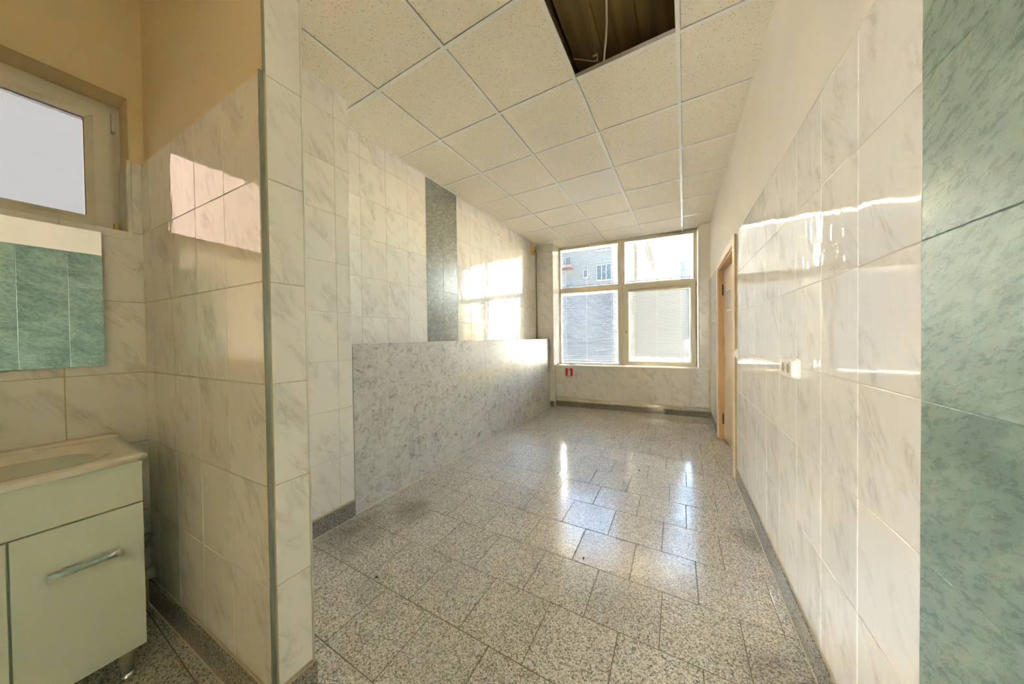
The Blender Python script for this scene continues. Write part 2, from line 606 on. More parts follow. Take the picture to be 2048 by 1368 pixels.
for x in gx[1:5]:
    for j in range(len(gy) - 1):
        pass
    runner('main_runner', (x, gy[0], 0), (x, 5.62, 0))
for j, y in enumerate(gy):
    xs = [XA] + [x for x in gx if XA < x < XB] + [XB]
    for i in range(len(xs) - 1):
        runner('cross_tee', (xs[i] + FL * 0.9, y, 0.0003), (xs[i + 1] - FL * 0.9, y, 0.0003))
MB().box((-0.62, 1.945 - 0.002, 0.004), (-0.03, 1.945, 0.030)).build('tee_web', GALV, ceiling)
pan = {}
for i in range(len(gx) - 1):
    for j in range(len(gy) - 1):
        if i == 3 and j == 9:
            continue
        x0, x1 = max(gx[i], XA), min(gx[i + 1], XB)
        y0, y1 = gy[j], min(gy[j + 1], 5.62)
        if x1 - x0 < 0.03:
            continue
        sm = (i == 2 and j == 12)
        mat = SMOOTH_PANEL if sm else FIBRE
        # a slit stays open along one long and one short edge, as the boards never sit quite centred
        ga, gb = 0.0132 + random.uniform(0, 0.0012), 0.004
        o = bpy.data.objects.new('ceiling_tile', tile_mesh(round(x1 - x0 - ga - gb, 3), round(y1 - y0 - ga - gb, 3), 0.014, mat, 0.002))
        COL.objects.link(o)
        o.parent = ceiling
        o.rotation_euler = (math.pi + random.uniform(-0.0022, 0.0022), random.uniform(-0.0022, 0.0022), 0)
        o.location = ((x0 + x1 + ga - gb) / 2, (y0 + y1 - ga + gb) / 2, 0.0022)
        if sm:
            o['label'] = 'smooth white unspeckled ceiling panel'
# metal edge angle along the left walls
MB().box((XL, 1.33, ZC - 0.002), (XL + 0.02, 5.11, ZC + 0.001)).build('edge_angle', BAR, None)
bpy.data.objects['edge_angle']['kind'] = 'structure'
bpy.data.objects['edge_angle'].name = 'trim_1'
o = MB().box((XP, 0.59, ZC - 0.002), (XP + 0.018, 1.33, ZC + 0.001)).build('trim_2', BAR)
o['kind'] = 'structure'

# things in the open ceiling bay
cab = thing('hanging_cable', 'thick white cable hanging down through the missing ceiling tile', 'cable', (-0.395, 1.95, 3.02))
pts = [(-0.395, 1.955, 3.006), (-0.388, 1.94, 3.05), (-0.372, 1.90, 3.085), (-0.352, 1.83, 3.12), (-0.336, 1.74, 3.16), (-0.325, 1.62, 3.215), (-0.318, 1.48, 3.30), (-0.315, 1.40, 3.36)]
MB().tube([Vector(p) - Vector((-0.395, 1.95, 3.02)) for p in pts], 0.0062, 8).build('cable_sheath', CABLE_W, cab, True)
hg = thing('wire_hanger', 'thin steel hanger wire with spring clip in the open ceiling bay', 'hanger', (-0.438, 1.93, 3.0))
MB().tube([(-0.004, 0.0, 0.04), (-0.01, -0.01, 0.12), (-0.03, -0.03, 0.25), (-0.03, -0.02, 0.36)], 0.0013, 6).build('wire', GALV, hg)
MB().box((-0.020, -0.004, 0.040), (0.010, -0.002, 0.054)).box((0.006, -0.004, 0.0), (0.012, -0.002, 0.054)).box((-0.010, -0.004, 0.012), (0.008, -0.002, 0.018)).build('spring_clip', GALV, hg)
w2 = thing('tie_wire', 'short pale tie wire lying across the open ceiling bay corner', 'wire', (-0.46, 1.93, 3.01))
MB().tube([(0.01, 0.0, 0.004), (-0.05, -0.015, 0.030), (-0.115, -0.03, 0.055)], 0.0017, 6).build('wire', CABLE_W, w2)

# ------------------------------------------------------------------ right wall
DY0, DY1, DZ = 3.30, 4.43, 2.08          # door opening
XRB = XR + 0.0015 + TH - 0.004
wr = MB()
for (ya, yb, za, zb) in ((YB, DY0, 0, ZS), (DY1, 5.9, 0, ZS), (DY0, DY1, DZ, ZS)):
    wr.box((XR + 0.0016, ya, za), (XR + 0.14, yb, zb))
wall_right = struct('wall_right', wr, GROUT_W, 'right wall tiled in grey-veined cream tiles below plain plaster')
# plaster above the tiles
pl = MB().box((XR - 0.0006, YB, 2.134), (XR + 0.0017, 5.9, ZC + 0.3)).box((XR - 0.0006, YB, 0), (XR + 0.0017, YT, 2.134))
pl.build('plaster_band', PLASTER, wall_right)
def ryu(y):
    return -y
ys_r = seq(0.968, DY0 - 0.10, 0.2495, 1.2215)
tile_grid(wall_right, (XR, 0, 0), (0, -1, 0), (-1, 0, 0), [-y for y in reversed(ys_r)], ROWS, MARBLE)
ys_r2 = seq(DY1 + 0.10, 5.46, 0.2495, 1.2215)
tile_grid(wall_right, (XR, 0, 0), (0, -1, 0), (-1, 0, 0), [-y for y in reversed(ys_r2)], ROWS, MARBLE)
# green painted stripe beside the camera
gs = MB().box((XR - 0.0012, YT, 0.12), (XR + 0.0016, 0.966, 2.134))
gs.build('stripe_backing', GROUT_G, wall_right)
tile_grid(wall_right, (XR - 0.003, 0, 0), (0, -1, 0), (-1, 0, 0), [-y for y in reversed(seq(YT, 0.965, 0.2495, 0.965))], ROWS, GREEN, 0.0016, 0.004, 'green_tile', tilt=0.003)

def skirting(name, a, b, nrm, h, th=0.012, piece=0.61, y_label=None):
    """granite skirting from a to b on the wall, one object per stone"""
    a, b, nrm = Vector(a), Vector(b), Vector(nrm).normalized()
    d = (b - a)
    L = d.length
    d.normalize()
    root = bpy.data.objects.new(name, None)
    COL.objects.link(root)
    root['kind'] = 'structure'
    root['label'] = y_label or 'dark grey granite skirting'
    t = 0.0
    while t < L - 0.01:
        e = min(L, t + piece)
        p0, p1 = a + d * (t + 0.0008), a + d * (e - 0.0008)
        q = [p0, p1, p1 + nrm * th, p0 + nrm * th]
        MB().prism([(v.x, v.y) for v in q], 0.0, h).build('skirting_stone', GRAN_B, root, bevel=0.0012, seg=1)
        t = e
    q = [a, b, b + nrm * (th + 0.004), a + nrm * (th + 0.004)]
    MB().prism([(v.x, v.y) for v in q], -0.001, 0.0022).build('grout_line', GROUT_W, root)
    MB().prism([(v.x, v.y) for v in [a, b, b + nrm * 0.004, a + nrm * 0.004]], h, h + 0.006).build('grout_line', GROUT, root)
    return root
skirting('baseboard_right', (XR, YT, 0), (XR, DY0 - 0.1, 0), (-1, 0, 0), 0.113, y_label='granite skirting along the right wall before the door')
skirting('baseboard_right.001', (XR, DY1 + 0.1, 0), (XR, 5.46, 0), (-1, 0, 0), 0.113, y_label='granite skirting along the right wall past the door')

# ------------------------------------------------------------------ left wall
wl = MB().box((XL - 0.3, 0.50, 0), (XL - 0.0016, 5.7, ZS))
wall_left = struct('wall_left', wl, GROUT_W, 'left wall of cream marble-look tiles with a dark grey-green stripe')
tile_grid(wall_left, (XL, 0, 0), (0, 1, 0), (1, 0, 0), seq(1.335, 2.331, 0.249, 1.588), ROWS_L[2:], MARBLE)
tile_grid(wall_left, (XL, 0, 0), (0, 1, 0), (1, 0, 0), seq(2.829, 5.105, 0.2492, 3.088), ROWS_L[2:], MARBLE)
MB().box((XL - 0.0016, 2.331, 1.0), (XL + 0.0003, 2.829, ZC)).build('stripe_backing', GROUT_GR, wall_left)
tile_grid(wall_left, (XL + 0.001, 0, 0), (0, 1, 0), (1, 0, 0), [2.331, 2.580, 2.829], ROWS_L[2:], GRAY_S, 0.0012, 0.003, 'gray_tile', tilt=0.002)
# pilaster
pb = MB().box((XL - 0.02, 0.52, 0), (XP - 0.0016, 1.3265, ZS))
pil = struct('wall_pilaster', pb, GROUT_W, 'narrow tiled pilaster between the pier and the counter')
tile_grid(pil, (XP, 0, 0), (0, 1, 0), (1, 0, 0), [0.59, 0.727, 0.976, 1.225, 1.328], ROWS_L, MARBLE)
tile_grid(pil, (XP, 1.328, 0), (-1, 0, 0), (0, 1, 0), [0.002, 0.25], ROWS_L[3:], MARBLE)
skirting('baseboard_left', (XP, 0.59, 0), (XP, 1.322, 0), (1, 0, 0), 0.108, y_label='granite skirting below the narrow tiled pilaster')

# ------------------------------------------------------------------ partition pier
PX = -1.165
def py(x):
    return 0.473 + (x - PX) * 0.0363
poly = [(XN - 0.03, py(XN - 0.03) + 0.0016), (PX - 0.0016, py(PX) + 0.0016), (PX - 0.0016, 0.586), (XN - 0.03, 0.586)]
pier = struct('wall_partition', MB().prism(poly, 0, ZS), PLASTER_N, 'thin partition between washroom niche and main room')
PU = Vector((1, 0.0363, 0)).normalized()
PN = Vector((0.0363, -1, 0)).normalized()
# tile coat on the niche side stands proud of the plaster above
L = (PX - XN) / PU.x
us = [0.0, L - 1.00 + 0.0, L - 0.7565, L - 0.5085, L - 0.262, L - 0.012]
us = sorted(set([max(0.0, u) for u in us]))
tb = MB().prism([(XN, py(XN)), (PX - 0.004, py(PX - 0.004)), (PX - 0.004, py(PX) - 0.0105), (XN, py(XN) - 0.0105)], 0.0, 2.131)
tb.build('tile_bed', GROUT, pier)
tile_grid(pier, Vector((XN, py(XN), 0)) + PN * 0.012, PU, PN, us, ROWS, MARBLE)
# end of the pier
MB().box((PX - 0.0016, 0.473, 0.0), (PX + 0.0006, 0.586, ZC + 0.2)).build('end_backing', GROUT, pier)
tile_grid(pier, (PX + 0.002, 0, 0), (0, 1, 0), (1, 0, 0), [0.4765, 0.5815], ROWS_L, MARBLE)
MB().box((PX - 0.01, 0.4735, 2.134), (PX + 0.001, 0.4785, ZC)).build('corner_bead', TRIM_D, pier)
MB().tube([(PX - 0.0035, 0.4665, 0.0), (PX - 0.0035, 0.4665, 2.138)], 0.0072, 12).build('corner_bead', TRIM_D, pier, True)
MB().tube([(PX - 0.0005, 0.585, 0.0), (PX - 0.0005, 0.585, ZC)], 0.0042, 12).build('corner_bead', TRIM_W, pier, True)
skirting('baseboard_niche', Vector((XN, py(XN), 0)) + PN * 0.012, Vector((PX + 0.003, py(PX), 0)) + PN * 0.012, PN, 0.113, y_label='dark granite skirting inside the washroom niche')
skirting('baseboard_pier', (PX + 0.002, 0.462, 0), (PX + 0.002, 0.592, 0), (1, 0, 0), 0.105, 0.010, y_label='granite skirting stone on the pier end')

# ------------------------------------------------------------------ niche wall with small window
NY0, NY1, NZ0, NZ1 = -0.72, 0.386, 1.764, 2.430
wn_ = MB()
for (ya, yb, za, zb) in ((YB, NY0, 0, ZS), (NY1, 0.52, 0, ZS), (NY0, NY1, 0, NZ0), (NY0, NY1, NZ1, ZS)):
    wn_.box((XN - 0.36, ya, za), (XN - 0.0105, yb, zb))
wall_niche = struct('wall_niche', wn_, PLASTER_N, 'niche wall tiled to shoulder height with brownish plaster above')
bedpoly = MB()
for (ya, yb, za, zb) in ((YT, NY0, 0, 2.131), (NY1, 0.436, 0, 2.131), (NY0, NY1, 0, NZ0)):
    bedpoly.box((XN - 0.0105, ya, za), (XN - 0.0016, yb, zb))
bedpoly.build('tile_bed', GROUT, wall_niche)
ny = seq(YT, 0.434, 0.2385, 0.1985)
tile_grid(wall_niche, (XN, 0, 0), (0, 1, 0), (1, 0, 0), ny, ROWS[:6] + [NZ0], MARBLE, skip=lambda u, v: False)
tile_grid(wall_niche, (XN, 0, 0), (0, 1, 0), (1, 0, 0), [NY1 + 0.004, 0.434], [NZ0, ROWS[5], ROWS[6]], MARBLE)
MB().box((XN - 0.012, NY1 - 0.008, NZ0 - 0.004), (XN + 0.002, NY1 + 0.004, 2.136)).build('corner_bead', TRIM_W, wall_niche)
MB().box((XN - 0.14, NY1 - 0.010, NZ0), (XN - 0.004, NY1 + 0.001, 2.105)).build('reveal_tile', MARBLE, wall_niche)
MB().box((XN - 0.15, NY0, NZ0 - 0.004), (XN + 0.004, NY1 + 0.002, NZ0 + 0.008)).build('window_ledge', TRIM_W, wall_niche)

win2 = bpy.data.objects.new('window_2', None)
COL.objects.link(win2)
win2['kind'] = 'structure'
win2['label'] = 'small white plastic window high in the niche wall'
def frame_ring(mb, x0, x1, ya, yb, za, zb, wd):
    mb.box((x0, ya, za), (x1, ya + wd, zb)).box((x0, yb - wd, za), (x1, yb, zb))
    mb.box((x0, ya + wd, za), (x1, yb - wd, za + wd)).box((x0, ya + wd, zb - wd), (x1, yb - wd, zb))
XW = XN - 0.15
mb = MB()
frame_ring(mb, XW - 0.065, XW + 0.0, NY0, NY1, NZ0 + 0.006, NZ1, 0.036)
mb.build('window_frame', PVC_N, win2, bevel=0.002, seg=1)
SY0, SY1, SZ0, SZ1 = NY0 + 0.03, 0.353, 1.798, 2.396
def mitred(name, xf, wd, ya, yb, za, zb, mat, par, depth):
    """sash of four mitred profiles with a sloped glazing bead"""
    s = MB()
    out = [(ya, za), (yb, za), (yb, zb), (ya, zb)]
    md = [(ya + wd * .68, za + wd * .68), (yb - wd * .68, za + wd * .68), (yb - wd * .68, zb - wd * .68), (ya + wd * .68, zb - wd * .68)]
    inn = [(ya + wd, za + wd), (yb - wd, za + wd), (yb - wd, zb - wd), (ya + wd, zb - wd)]
    vs = [(xf - depth, *p) for p in out] + [(xf, *p) for p in out] + [(xf, *p) for p in md] + [(xf - 0.014, *p) for p in inn] + [(xf - depth, *p) for p in inn]
    fs = []
    for r in range(4):
        for i in range(4):
            j = (i + 1) % 4
            fs.append((r * 4 + i, r * 4 + j, r * 4 + 4 + j, r * 4 + 4 + i))
    for i in range(4):
        j = (i + 1) % 4
        fs.append((i, 16 + i, 16 + j, j))
    s.add(vs, fs)
    return s.build(name, mat, par)
mitred('sash', XW + 0.028, 0.072, SY0, SY1, SZ0, SZ1, PVC_N, win2, 0.06)
mb = MB()
frame_ring(mb, XW - 0.002, XW + 0.006, SY0 + 0.070, SY1 - 0.070, SZ0 + 0.070, SZ1 - 0.070, 0.004)
mb.build('gasket', DARK, win2)
MB().box((XW - 0.006, SY0 + 0.06, SZ0 + 0.06), (XW - 0.002, SY1 - 0.06, SZ1 - 0.06)).build('pane', GLASS_T, win2)
for z0, z1, m in ((2.300, 2.385, PVC_N), (1.795, 1.855, BRASS)):
    MB().box((XW + 0.0, 0.356, z0), (XW + 0.024, 0.370, z1)).build('hinge', m, win2, bevel=0.002, seg=1)

# wall behind the camera
wbk = MB()
OX0, OX1, OZ1 = -2.22, -1.12, 2.35
for (xa, xb, za, zb) in ((XN - 0.3, OX0, 0, ZS), (OX1, XR + 0.14, 0, ZS), (OX0, OX1, OZ1, ZS)):
    wbk.box((xa, YB - 0.2, za), (xb, YB, zb))
wall_back = struct('wall_back', wbk, PLASTER, 'plain plaster wall behind the camera with an added fill-light opening')
fill_win = bpy.data.objects.new('fill_light_opening', None)  # glazed opening added out of view to let in fill light
COL.objects.link(fill_win)
fill_win['kind'] = 'structure'
fill_win['label'] = 'unseen glazed opening added behind the camera for fill light'
mb = MB()
for b_ in ((OX0, OX0 + 0.05, 0, OZ1), (OX1 - 0.05, OX1, 0, OZ1), (OX0 + 0.05, OX1 - 0.05, OZ1 - 0.05, OZ1), (OX0 + 0.05, OX1 - 0.05, 0, 0.05)):
    mb.box((b_[0], YB - 0.12, b_[2]), (b_[1], YB - 0.06, b_[3]))
mb.build('window_frame', PVC, fill_win)
MB().box((OX0 + 0.05, YB - 0.095, 0.05), (OX1 - 0.05, YB - 0.089, OZ1 - 0.05)).build('pane', GLASS, fill_win)

shade_wall = struct('wall_niche_shade', MB().box((XN - 0.01, -1.02, 0), (-0.80, -0.90, ZS)), PLASTER_N, 'unseen partition added behind the camera to shade the niche')  # added partition, keeps the back opening's light off the niche

# ------------------------------------------------------------------ window wall
# low wall below the window, right-hand pier, left-hand column
xa, xb = -1.985, 0.305
def wp(x, off=0.0):
    return (x, wy(x) + off)
wf = MB()
wf.prism([wp(-1.985, 0.0016), wp(XR + 0.05, 0.0016), wp(XR + 0.05, 0.5), wp(-1.985, 0.5)], 0, 0.742)
wf.prism([wp(xb, 0.0016), wp(XR + 0.05, 0.0016), wp(XR + 0.05, 0.5), wp(xb, 0.5)], 0.742, ZS)
wf.prism([(-2.9, wy(-2.9) + 0.25 + 0.06), wp(XR + 0.3, 0.31), wp(XR + 0.3, 0.6), (-2.9, wy(-2.9) + 0.6)], 2.99, ZS + 0.1)
def cyy(x):
    return 5.145 + 0.088 * (x + 1.985)
wf.prism([(-2.36, cyy(-2.36) + 0.0016), (-1.9866, cyy(-1.985) + 0.0016), (-1.9866, 5.60), (-2.36, 5.60)], 0, ZS)
wall_front = struct('wall_front', wf, GROUT_W, 'window wall with low tiled parapet, right pier and left column')
Lx = 1 / WU.x
O = Vector((-1.981, wy(-1.981), 0))
jx = [-1.976, -1.829, -1.5765, -1.328, -1.0815, -0.8305, -0.580, -0.329, -0.077, 0.176, 0.431, 0.45]
jx = jx[:-1]
tile_grid(wall_front, O, WU, WN, [(x + 1.981) * Lx for x in jx], [0.113, 0.4465, 0.741], MARBLE)
tile_grid(wall_front, O, WU, WN, [(x + 1.981) * Lx for x in (xb + 0.003, 0.431, 0.452)], [0.741, 0.780, 1.117, 1.454, 1.791, 2.128], MARBLE)
pm = MB().prism([wp(xb - 0.002, -0.0035), wp(XR + 0.01, -0.0035), wp(XR + 0.01, 0.003), wp(xb - 0.002, 0.003)], 2.129, ZC + 0.1)
pm.build('plaster_band', PLASTER, wall_front)
MB().prism([(xb - 0.003, wy(xb) - 0.003), (xb + 0.002, wy(xb) - 0.003), (xb + 0.002, wy(xb) + 0.25), (xb - 0.003, wy(xb) + 0.25)], 0.742, ZC + 0.1).build('window_reveal', PLASTER, wall_front)
# column tiles (front) and reveal
CO = Vector((-1.985, cyy(-1.985), 0))
tile_grid(wall_front, CO, WU, WN, [-0.325, -0.252, -0.002], [0.105, 0.441, 0.777, 1.11, 1.445, 1.779, 2.113, 2.447, 2.785, ZC], MARBLE)
tile_grid(wall_front, (-1.985, 0, 0), (0, 1, 0), (1, 0, 0), [cyy(-1.985) + 0.002, wy(-1.985)], [0.105, 0.441, 0.742], MARBLE)
tile_grid(wall_front, (-1.985, 0, 0), (0, 1, 0), (1, 0, 0), [cyy(-1.985) + 0.002, fy(-1.985) + 0.05], [0.770, 1.11, 1.445, 1.779, 2.113, 2.447, 2.785, ZC], MARBLE)
MB().tube([(-1.986, cyy(-1.985) + 0.001, 0.1), (-1.986, cyy(-1.985) + 0.001, ZC)], 0.003, 8).build('corner_bead', TRIM_W, wall_front, True)
skirting('baseboard_front', (-1.978, wy(-1.978), 0), (0.450, wy(0.450), 0), WN, 0.093, y_label='dark granite skirting below the heating pipes under the window')
skirting('baseboard_column', (-2.055, cyy(-2.055), 0), (-1.983, cyy(-1.983), 0), WN, 0.095, y_label='small granite skirting stone at the foot of the column')

# sill
sl_ = MB().prism([wp(-1.984, -0.014), wp(xb + 0.004, -0.014), (xb + 0.004, fy(xb) + 0.03), (-1.984, fy(-1.984) + 0.03)], 0.742, 0.760)
sill = sl_.build('window_sill', SILL, wall_front, bevel=0.003, seg=2)

# ---- big window (local: u along the wall, v up, w towards the room = -n)
win1 = bpy.data.objects.new('window_1', None)
COL.objects.link(win1)
win1['kind'] = 'structure'
win1['label'] = 'large four-pane window with cream frames at the far end'
FO = Vector((-1.99, fy(-1.99), 0))
FA = math.atan(0.0873)
FU = Vector((math.cos(FA), math.sin(FA), 0))
FN = Vector((math.sin(FA), -math.cos(FA), 0))
FM = Matrix((FU, Vector((0, 0, 1)), FN)).transposed().to_4x4()
FM.translation = FO
win1.matrix_world = FM
def fx(x):
    return (x + 1.99) / FU.x
F = MB()
D = 0.07
def fbox(mb, x0, x1, v0, v1, w0=-D, w1=0.0):
    return mb.box((fx(x0), v0, w0), (fx(x1), v1, w1))
def win_part(name, mat, *bs, bevel=0.002, par=None):
    mb = MB()
    for b in bs:
        fbox(mb, *b)
    return mb.build(name, mat, par or win1, bevel=bevel, seg=1)
# left frame: outer ring and transom
win_part('left_frame', PVC, (-1.992, -1.950, 0.758, 2.985), (-0.918, -0.8425, 0.758, 2.985))
win_part('left_frame', PVC, (-1.950, -0.918, 2.940, 2.985))
win_part('transom', PVC, (-1.950, -0.918, 2.103, 2.206))
win_part('left_frame', PVC, (-1.950, -0.918, 0.758, 0.790))
win_part('right_frame', PVC, (-0.8415, -0.797, 0.758, 2.985), (0.244, 0.300, 0.758, 2.985))
win_part('right_frame', PVC, (-0.797, 0.244, 2.944, 2.985))
win_part('transom', PVC, (-0.797, 0.244, 2.158, 2.204))
win_part('right_frame', PVC, (-0.797, 0.244, 0.758, 0.764, -D, -0.02))
# moulded beads round the fixed panes
def bead(x0, x1, v0, v1, w=0.014, z0=-0.03, z1=-0.012):
    mb = MB()
    for b in ((x0, x0 + w, v0, v1), (x1 - w, x1, v0, v1), (x0 + w, x1 - w, v0, v0 + w), (x0 + w, x1 - w, v1 - w, v1)):
        fbox(mb, *b, z0, z1)
    return mb.build('glazing_bead', PVC, win1, bevel=0.003, seg=1)
# opening sash
def sash_ring():
    s = MB()
    ya, yb, za, zb = fx(-0.806), fx(0.268), 0.767, 2.156
    w1, w2 = 0.058, 0.075
    dep = 0.022
    def ring(ins, w):
        return [(ya + ins, za + ins, w), (yb - ins, za + ins, w), (yb - ins, zb - ins, w), (ya + ins, zb - ins, w)]
    vs = ring(0, -0.05) + ring(0, dep - 0.003) + ring(0.003, dep) + ring(w1, dep) + ring(w2, dep - 0.016) + ring(w2, -0.05)
    fs = []
    for r in range(5):
        for i in range(4):
            j = (i + 1) % 4
            fs.append((r * 4 + i, r * 4 + j, r * 4 + 4 + j, r * 4 + 4 + i))
    for i in range(4):
        j = (i + 1) % 4
        fs.append((20 + i, 20 + j, j, i))
    s.add(vs, fs)
    return s.build('opening_sash', PVC, win1)
sash_ring()
# panes
win_part('pane', GLASS, (-1.955, -0.913, 2.200, 2.945, -0.040, -0.034), bevel=0)
win_part('pane', GLASS_B, (-1.955, -0.913, 0.785, 2.108, -0.040, -0.034), bevel=0)
win_part('pane', GLASS, (-0.802, 0.249, 2.199, 2.949, -0.040, -0.034), bevel=0)
win_part('pane', GLASS, (-0.735, 0.197, 0.835, 2.090, -0.030, -0.024), bevel=0)
# brass hinges, rod and handle holes
win_part('hinge', BRASS, (0.272, 0.286, 2.070, 2.165, 0.0, 0.020))
win_part('hinge', BRASS, (0.272, 0.286, 0.775, 0.865, 0.0, 0.020))
win_part('hinge_rod', BRASS, (0.2745, 0.2815, 0.865, 2.07, 0.0, 0.008))
mb = MB()
for dv, r in ((0, 0.009), (0.020, 0.005), (-0.020, 0.005)):
    mb.tube([(fx(-0.778), 1.352 + dv, 0.0215), (fx(-0.778), 1.352 + dv, 0.0235)], r, 10)
mb.build('handle_hole', DARK, win1)
MB().tube([(fx(-0.872), 1.78, 0.0), (fx(-0.872), 1.78, 0.002)], 0.006, 8).build('handle_hole', DARK, win1)

# blinds: one thing per pane, every slat its own object
def slat_mesh(length, wd=0.024, sag=0.0022):
    n = 4
    top = []
    bot = []
    for i in range(n + 1):
        a = (i / n - 0.5)
        h = sag * (1 - 4 * a * a)
        top.append((a * wd, h + 0.00035))
        bot.append((a * wd, h))
    prof = top + bot[::-1]
    m = len(prof)
    vs = [(-length / 2, z, y) for y, z in prof] + [(length / 2, z, y) for y, z in prof]
    fs = [(i, (i + 1) % m, m + (i + 1) % m, m + i) for i in range(m)] + [tuple(range(m - 1, -1, -1)), tuple(range(m, 2 * m))]
    me = bpy.data.meshes.new('slat')
    me.from_pydata(vs, [], fs)
    me.materials.append(SLAT)
    return me
def blind(label, x0, x1, v0, v1, tilt, wz, cords, low=True, pitch=0.0195):
    t = thing('venetian_blind', label, 'blind', group='venetian blinds on the big window')
    m = FM.copy()
    m.translation = FM @ Vector((fx((x0 + x1) / 2), v0, wz))
    t.matrix_world = m
    Lh = (x1 - x0) / FU.x
    H = v1 - v0
    MB().box((-Lh / 2 - 0.012, H, -0.012), (Lh / 2 + 0.012, H + 0.036, 0.016)).build('headrail', PVC, t, bevel=0.004, seg=2)
    for sx in (-1, 1):
        MB().box((sx * (Lh / 2 + 0.004) - 0.012, H - 0.003, -0.012), (sx * (Lh / 2 + 0.004) + 0.012, H + 0.039, 0.020)).build('end_cap', PVC, t, bevel=0.003, seg=1)
    me = slat_mesh(Lh - 0.012)
    n = int((H - 0.03) / pitch)
    for k in range(n):
        o = bpy.data.objects.new('slat', me)
        COL.objects.link(o)
        o.parent = t
        o.location = (0, H - 0.012 - k * pitch, 0)
        o.rotation_euler = (tilt + random.uniform(-0.03, 0.03), 0, 0)
    if low:
        zb = H - 0.012 - n * pitch
        MB().box((-Lh / 2 + 0.006, zb - 0.004, -0.012), (Lh / 2 - 0.006, zb + 0.003, 0.012)).build('bottom_rail', SLAT, t)
    for c in cords:
        u = -Lh / 2 + c * Lh
        MB().tube([(u, 0.01, 0.0135), (u, H, 0.0135)], 0.0016, 6).build('ladder_cord', CABLE_W, t)
    return t
b = blind('half-open white blind over the upper left window pane', -1.945, -0.925, 2.212, 2.927, R(17), 0.006, (0.1, 0.47, 0.9))
b = blind('lowered white blind over the large lower left window pane', -1.945, -0.925, 0.800, 2.102, R(18), 0.006, (0.1, 0.47, 0.9))
b = blind('open blind with edge-on slats over the upper right pane', -0.790, 0.238, 2.214, 2.929, R(16), 0.006, (0.82,))
b = blind('nearly closed white blind on the hinged lower right sash', -0.728, 0.178, 0.868, 2.048, R(51), 0.022, (0.1, 0.48, 0.87))
MB().tube([(0.445, 1.12, 0.012), (0.458, 0.7, 0.014), (0.475, 0.45, 0.012), (0.468, 0.25, 0.012)], 0.0018, 6).build('pull_cord', CABLE_W, b)

# ------------------------------------------------------------------ door on the right wall
door = bpy.data.objects.new('door_1', None)
COL.objects.link(door)
door['kind'] = 'structure'
door['label'] = 'pale wooden door ajar in the right wall'
AX = XR - 0.016
AW = 0.098
MB().box((AX, DY0 - AW, 0), (XR, DY0 + 0.004, DZ + 0.07)).build('architrave', BIRCH, door, bevel=0.002, seg=1)
MB().box((AX, DY1 - 0.004, 0), (XR, DY1 + AW, DZ + 0.07)).build('architrave', BIRCH, door, bevel=0.002, seg=1)
MB().box((AX, DY0 + 0.004, DZ - 0.002), (XR, DY1 - 0.004, DZ + 0.07)).build('architrave', BIRCH, door, bevel=0.002, seg=1)
MB().box((AX + 0.004, DY0 - AW - 0.003, 0), (XR, DY0 - AW, DZ + 0.07)).build('architrave_edge', simple('raw_board_edge', (0.30, 0.215, 0.075), 0.6), door)
MB().box((XR - 0.002, DY1 - 0.02, 0), (XR + 0.14, DY1 + 0.002, DZ)).build('jamb', BIRCH_D, door)
MB().box((XR - 0.002, DY0 - 0.002, 0), (XR + 0.14, DY0 + 0.02, DZ)).build('jamb', BIRCH_D, door)
MB().box((XR - 0.002, DY0 + 0.02, DZ - 0.02), (XR + 0.14, DY1 - 0.02, DZ + 0.002)).build('jamb', BIRCH_D, door)
lf = bpy.data.objects.new('door_leaf', None)
COL.objects.link(lf)
lf.parent = door
HY = DY1 - 0.024
lf.location = (XR + 0.046, HY, 0)
lf.rotation_euler = (0, 0, R(4.5))
LW = HY - (DY0 + 0.024) - 0.004
# leaf with a cut-out for its small window; local -y runs towards the latch
wy0, wy1, wz0, wz1 = -0.36, -0.17, 1.565, 1.78
mb = MB()
for (ya, yb, za, zb) in ((-LW, wy0, 0.010, 2.056), (wy1, 0, 0.010, 2.056), (wy0, wy1, 0.010, wz0), (wy0, wy1, wz1, 2.056)):
    mb.box((0, ya, za), (0.038, yb, zb))
mb.build('leaf_panel', BIRCH, lf)
mb = MB()
for (ya, yb, za, zb) in ((wy0 - 0.018, wy0, wz0 - 0.018, wz1 + 0.018), (wy1, wy1 + 0.018, wz0 - 0.018, wz1 + 0.018), (wy0, wy1, wz0 - 0.018, wz0), (wy0, wy1, wz1, wz1 + 0.018)):
    mb.box((-0.006, ya, za), (0.002, yb, zb))
mb.build('vision_frame', TRIM_W, lf)
MB().box((0.010, wy0, wz0), (0.014, wy1, wz1)).build('vision_pane', MIRROR, lf)
for zc in (1.82, 0.25):
    MB().tube([(-0.006, 0.006, zc - 0.065), (-0.006, 0.006, zc + 0.065)], 0.0085, 10).build('hinge', BLACK, lf)
MB().tube([(0.0, -LW + 0.07, 1.02), (-0.035, -LW + 0.07, 1.02), (-0.045, -LW + 0.085, 1.02), (-0.045, -LW + 0.18, 1.02)], 0.008, 10).build('door_handle', GALV, lf, True)
# closed-off room behind the door
bk = MB().box((1.55, 2.8, -0.1), (1.6, 5.9, 2.6)).box((XR + 0.14, 2.75, -0.1), (1.6, 2.8, 2.6)).box((XR + 0.14, 5.85, -0.1), (1.6, 5.9, 2.6)).box((XR + 0.14, 2.8, 2.5), (1.6, 5.9, 2.6)).box((XR + 0.6, 2.8, -0.1), (1.6, 5.9, 0.0))
struct('wall_corridor', bk, PLASTER, 'plain walls of the room behind the door')

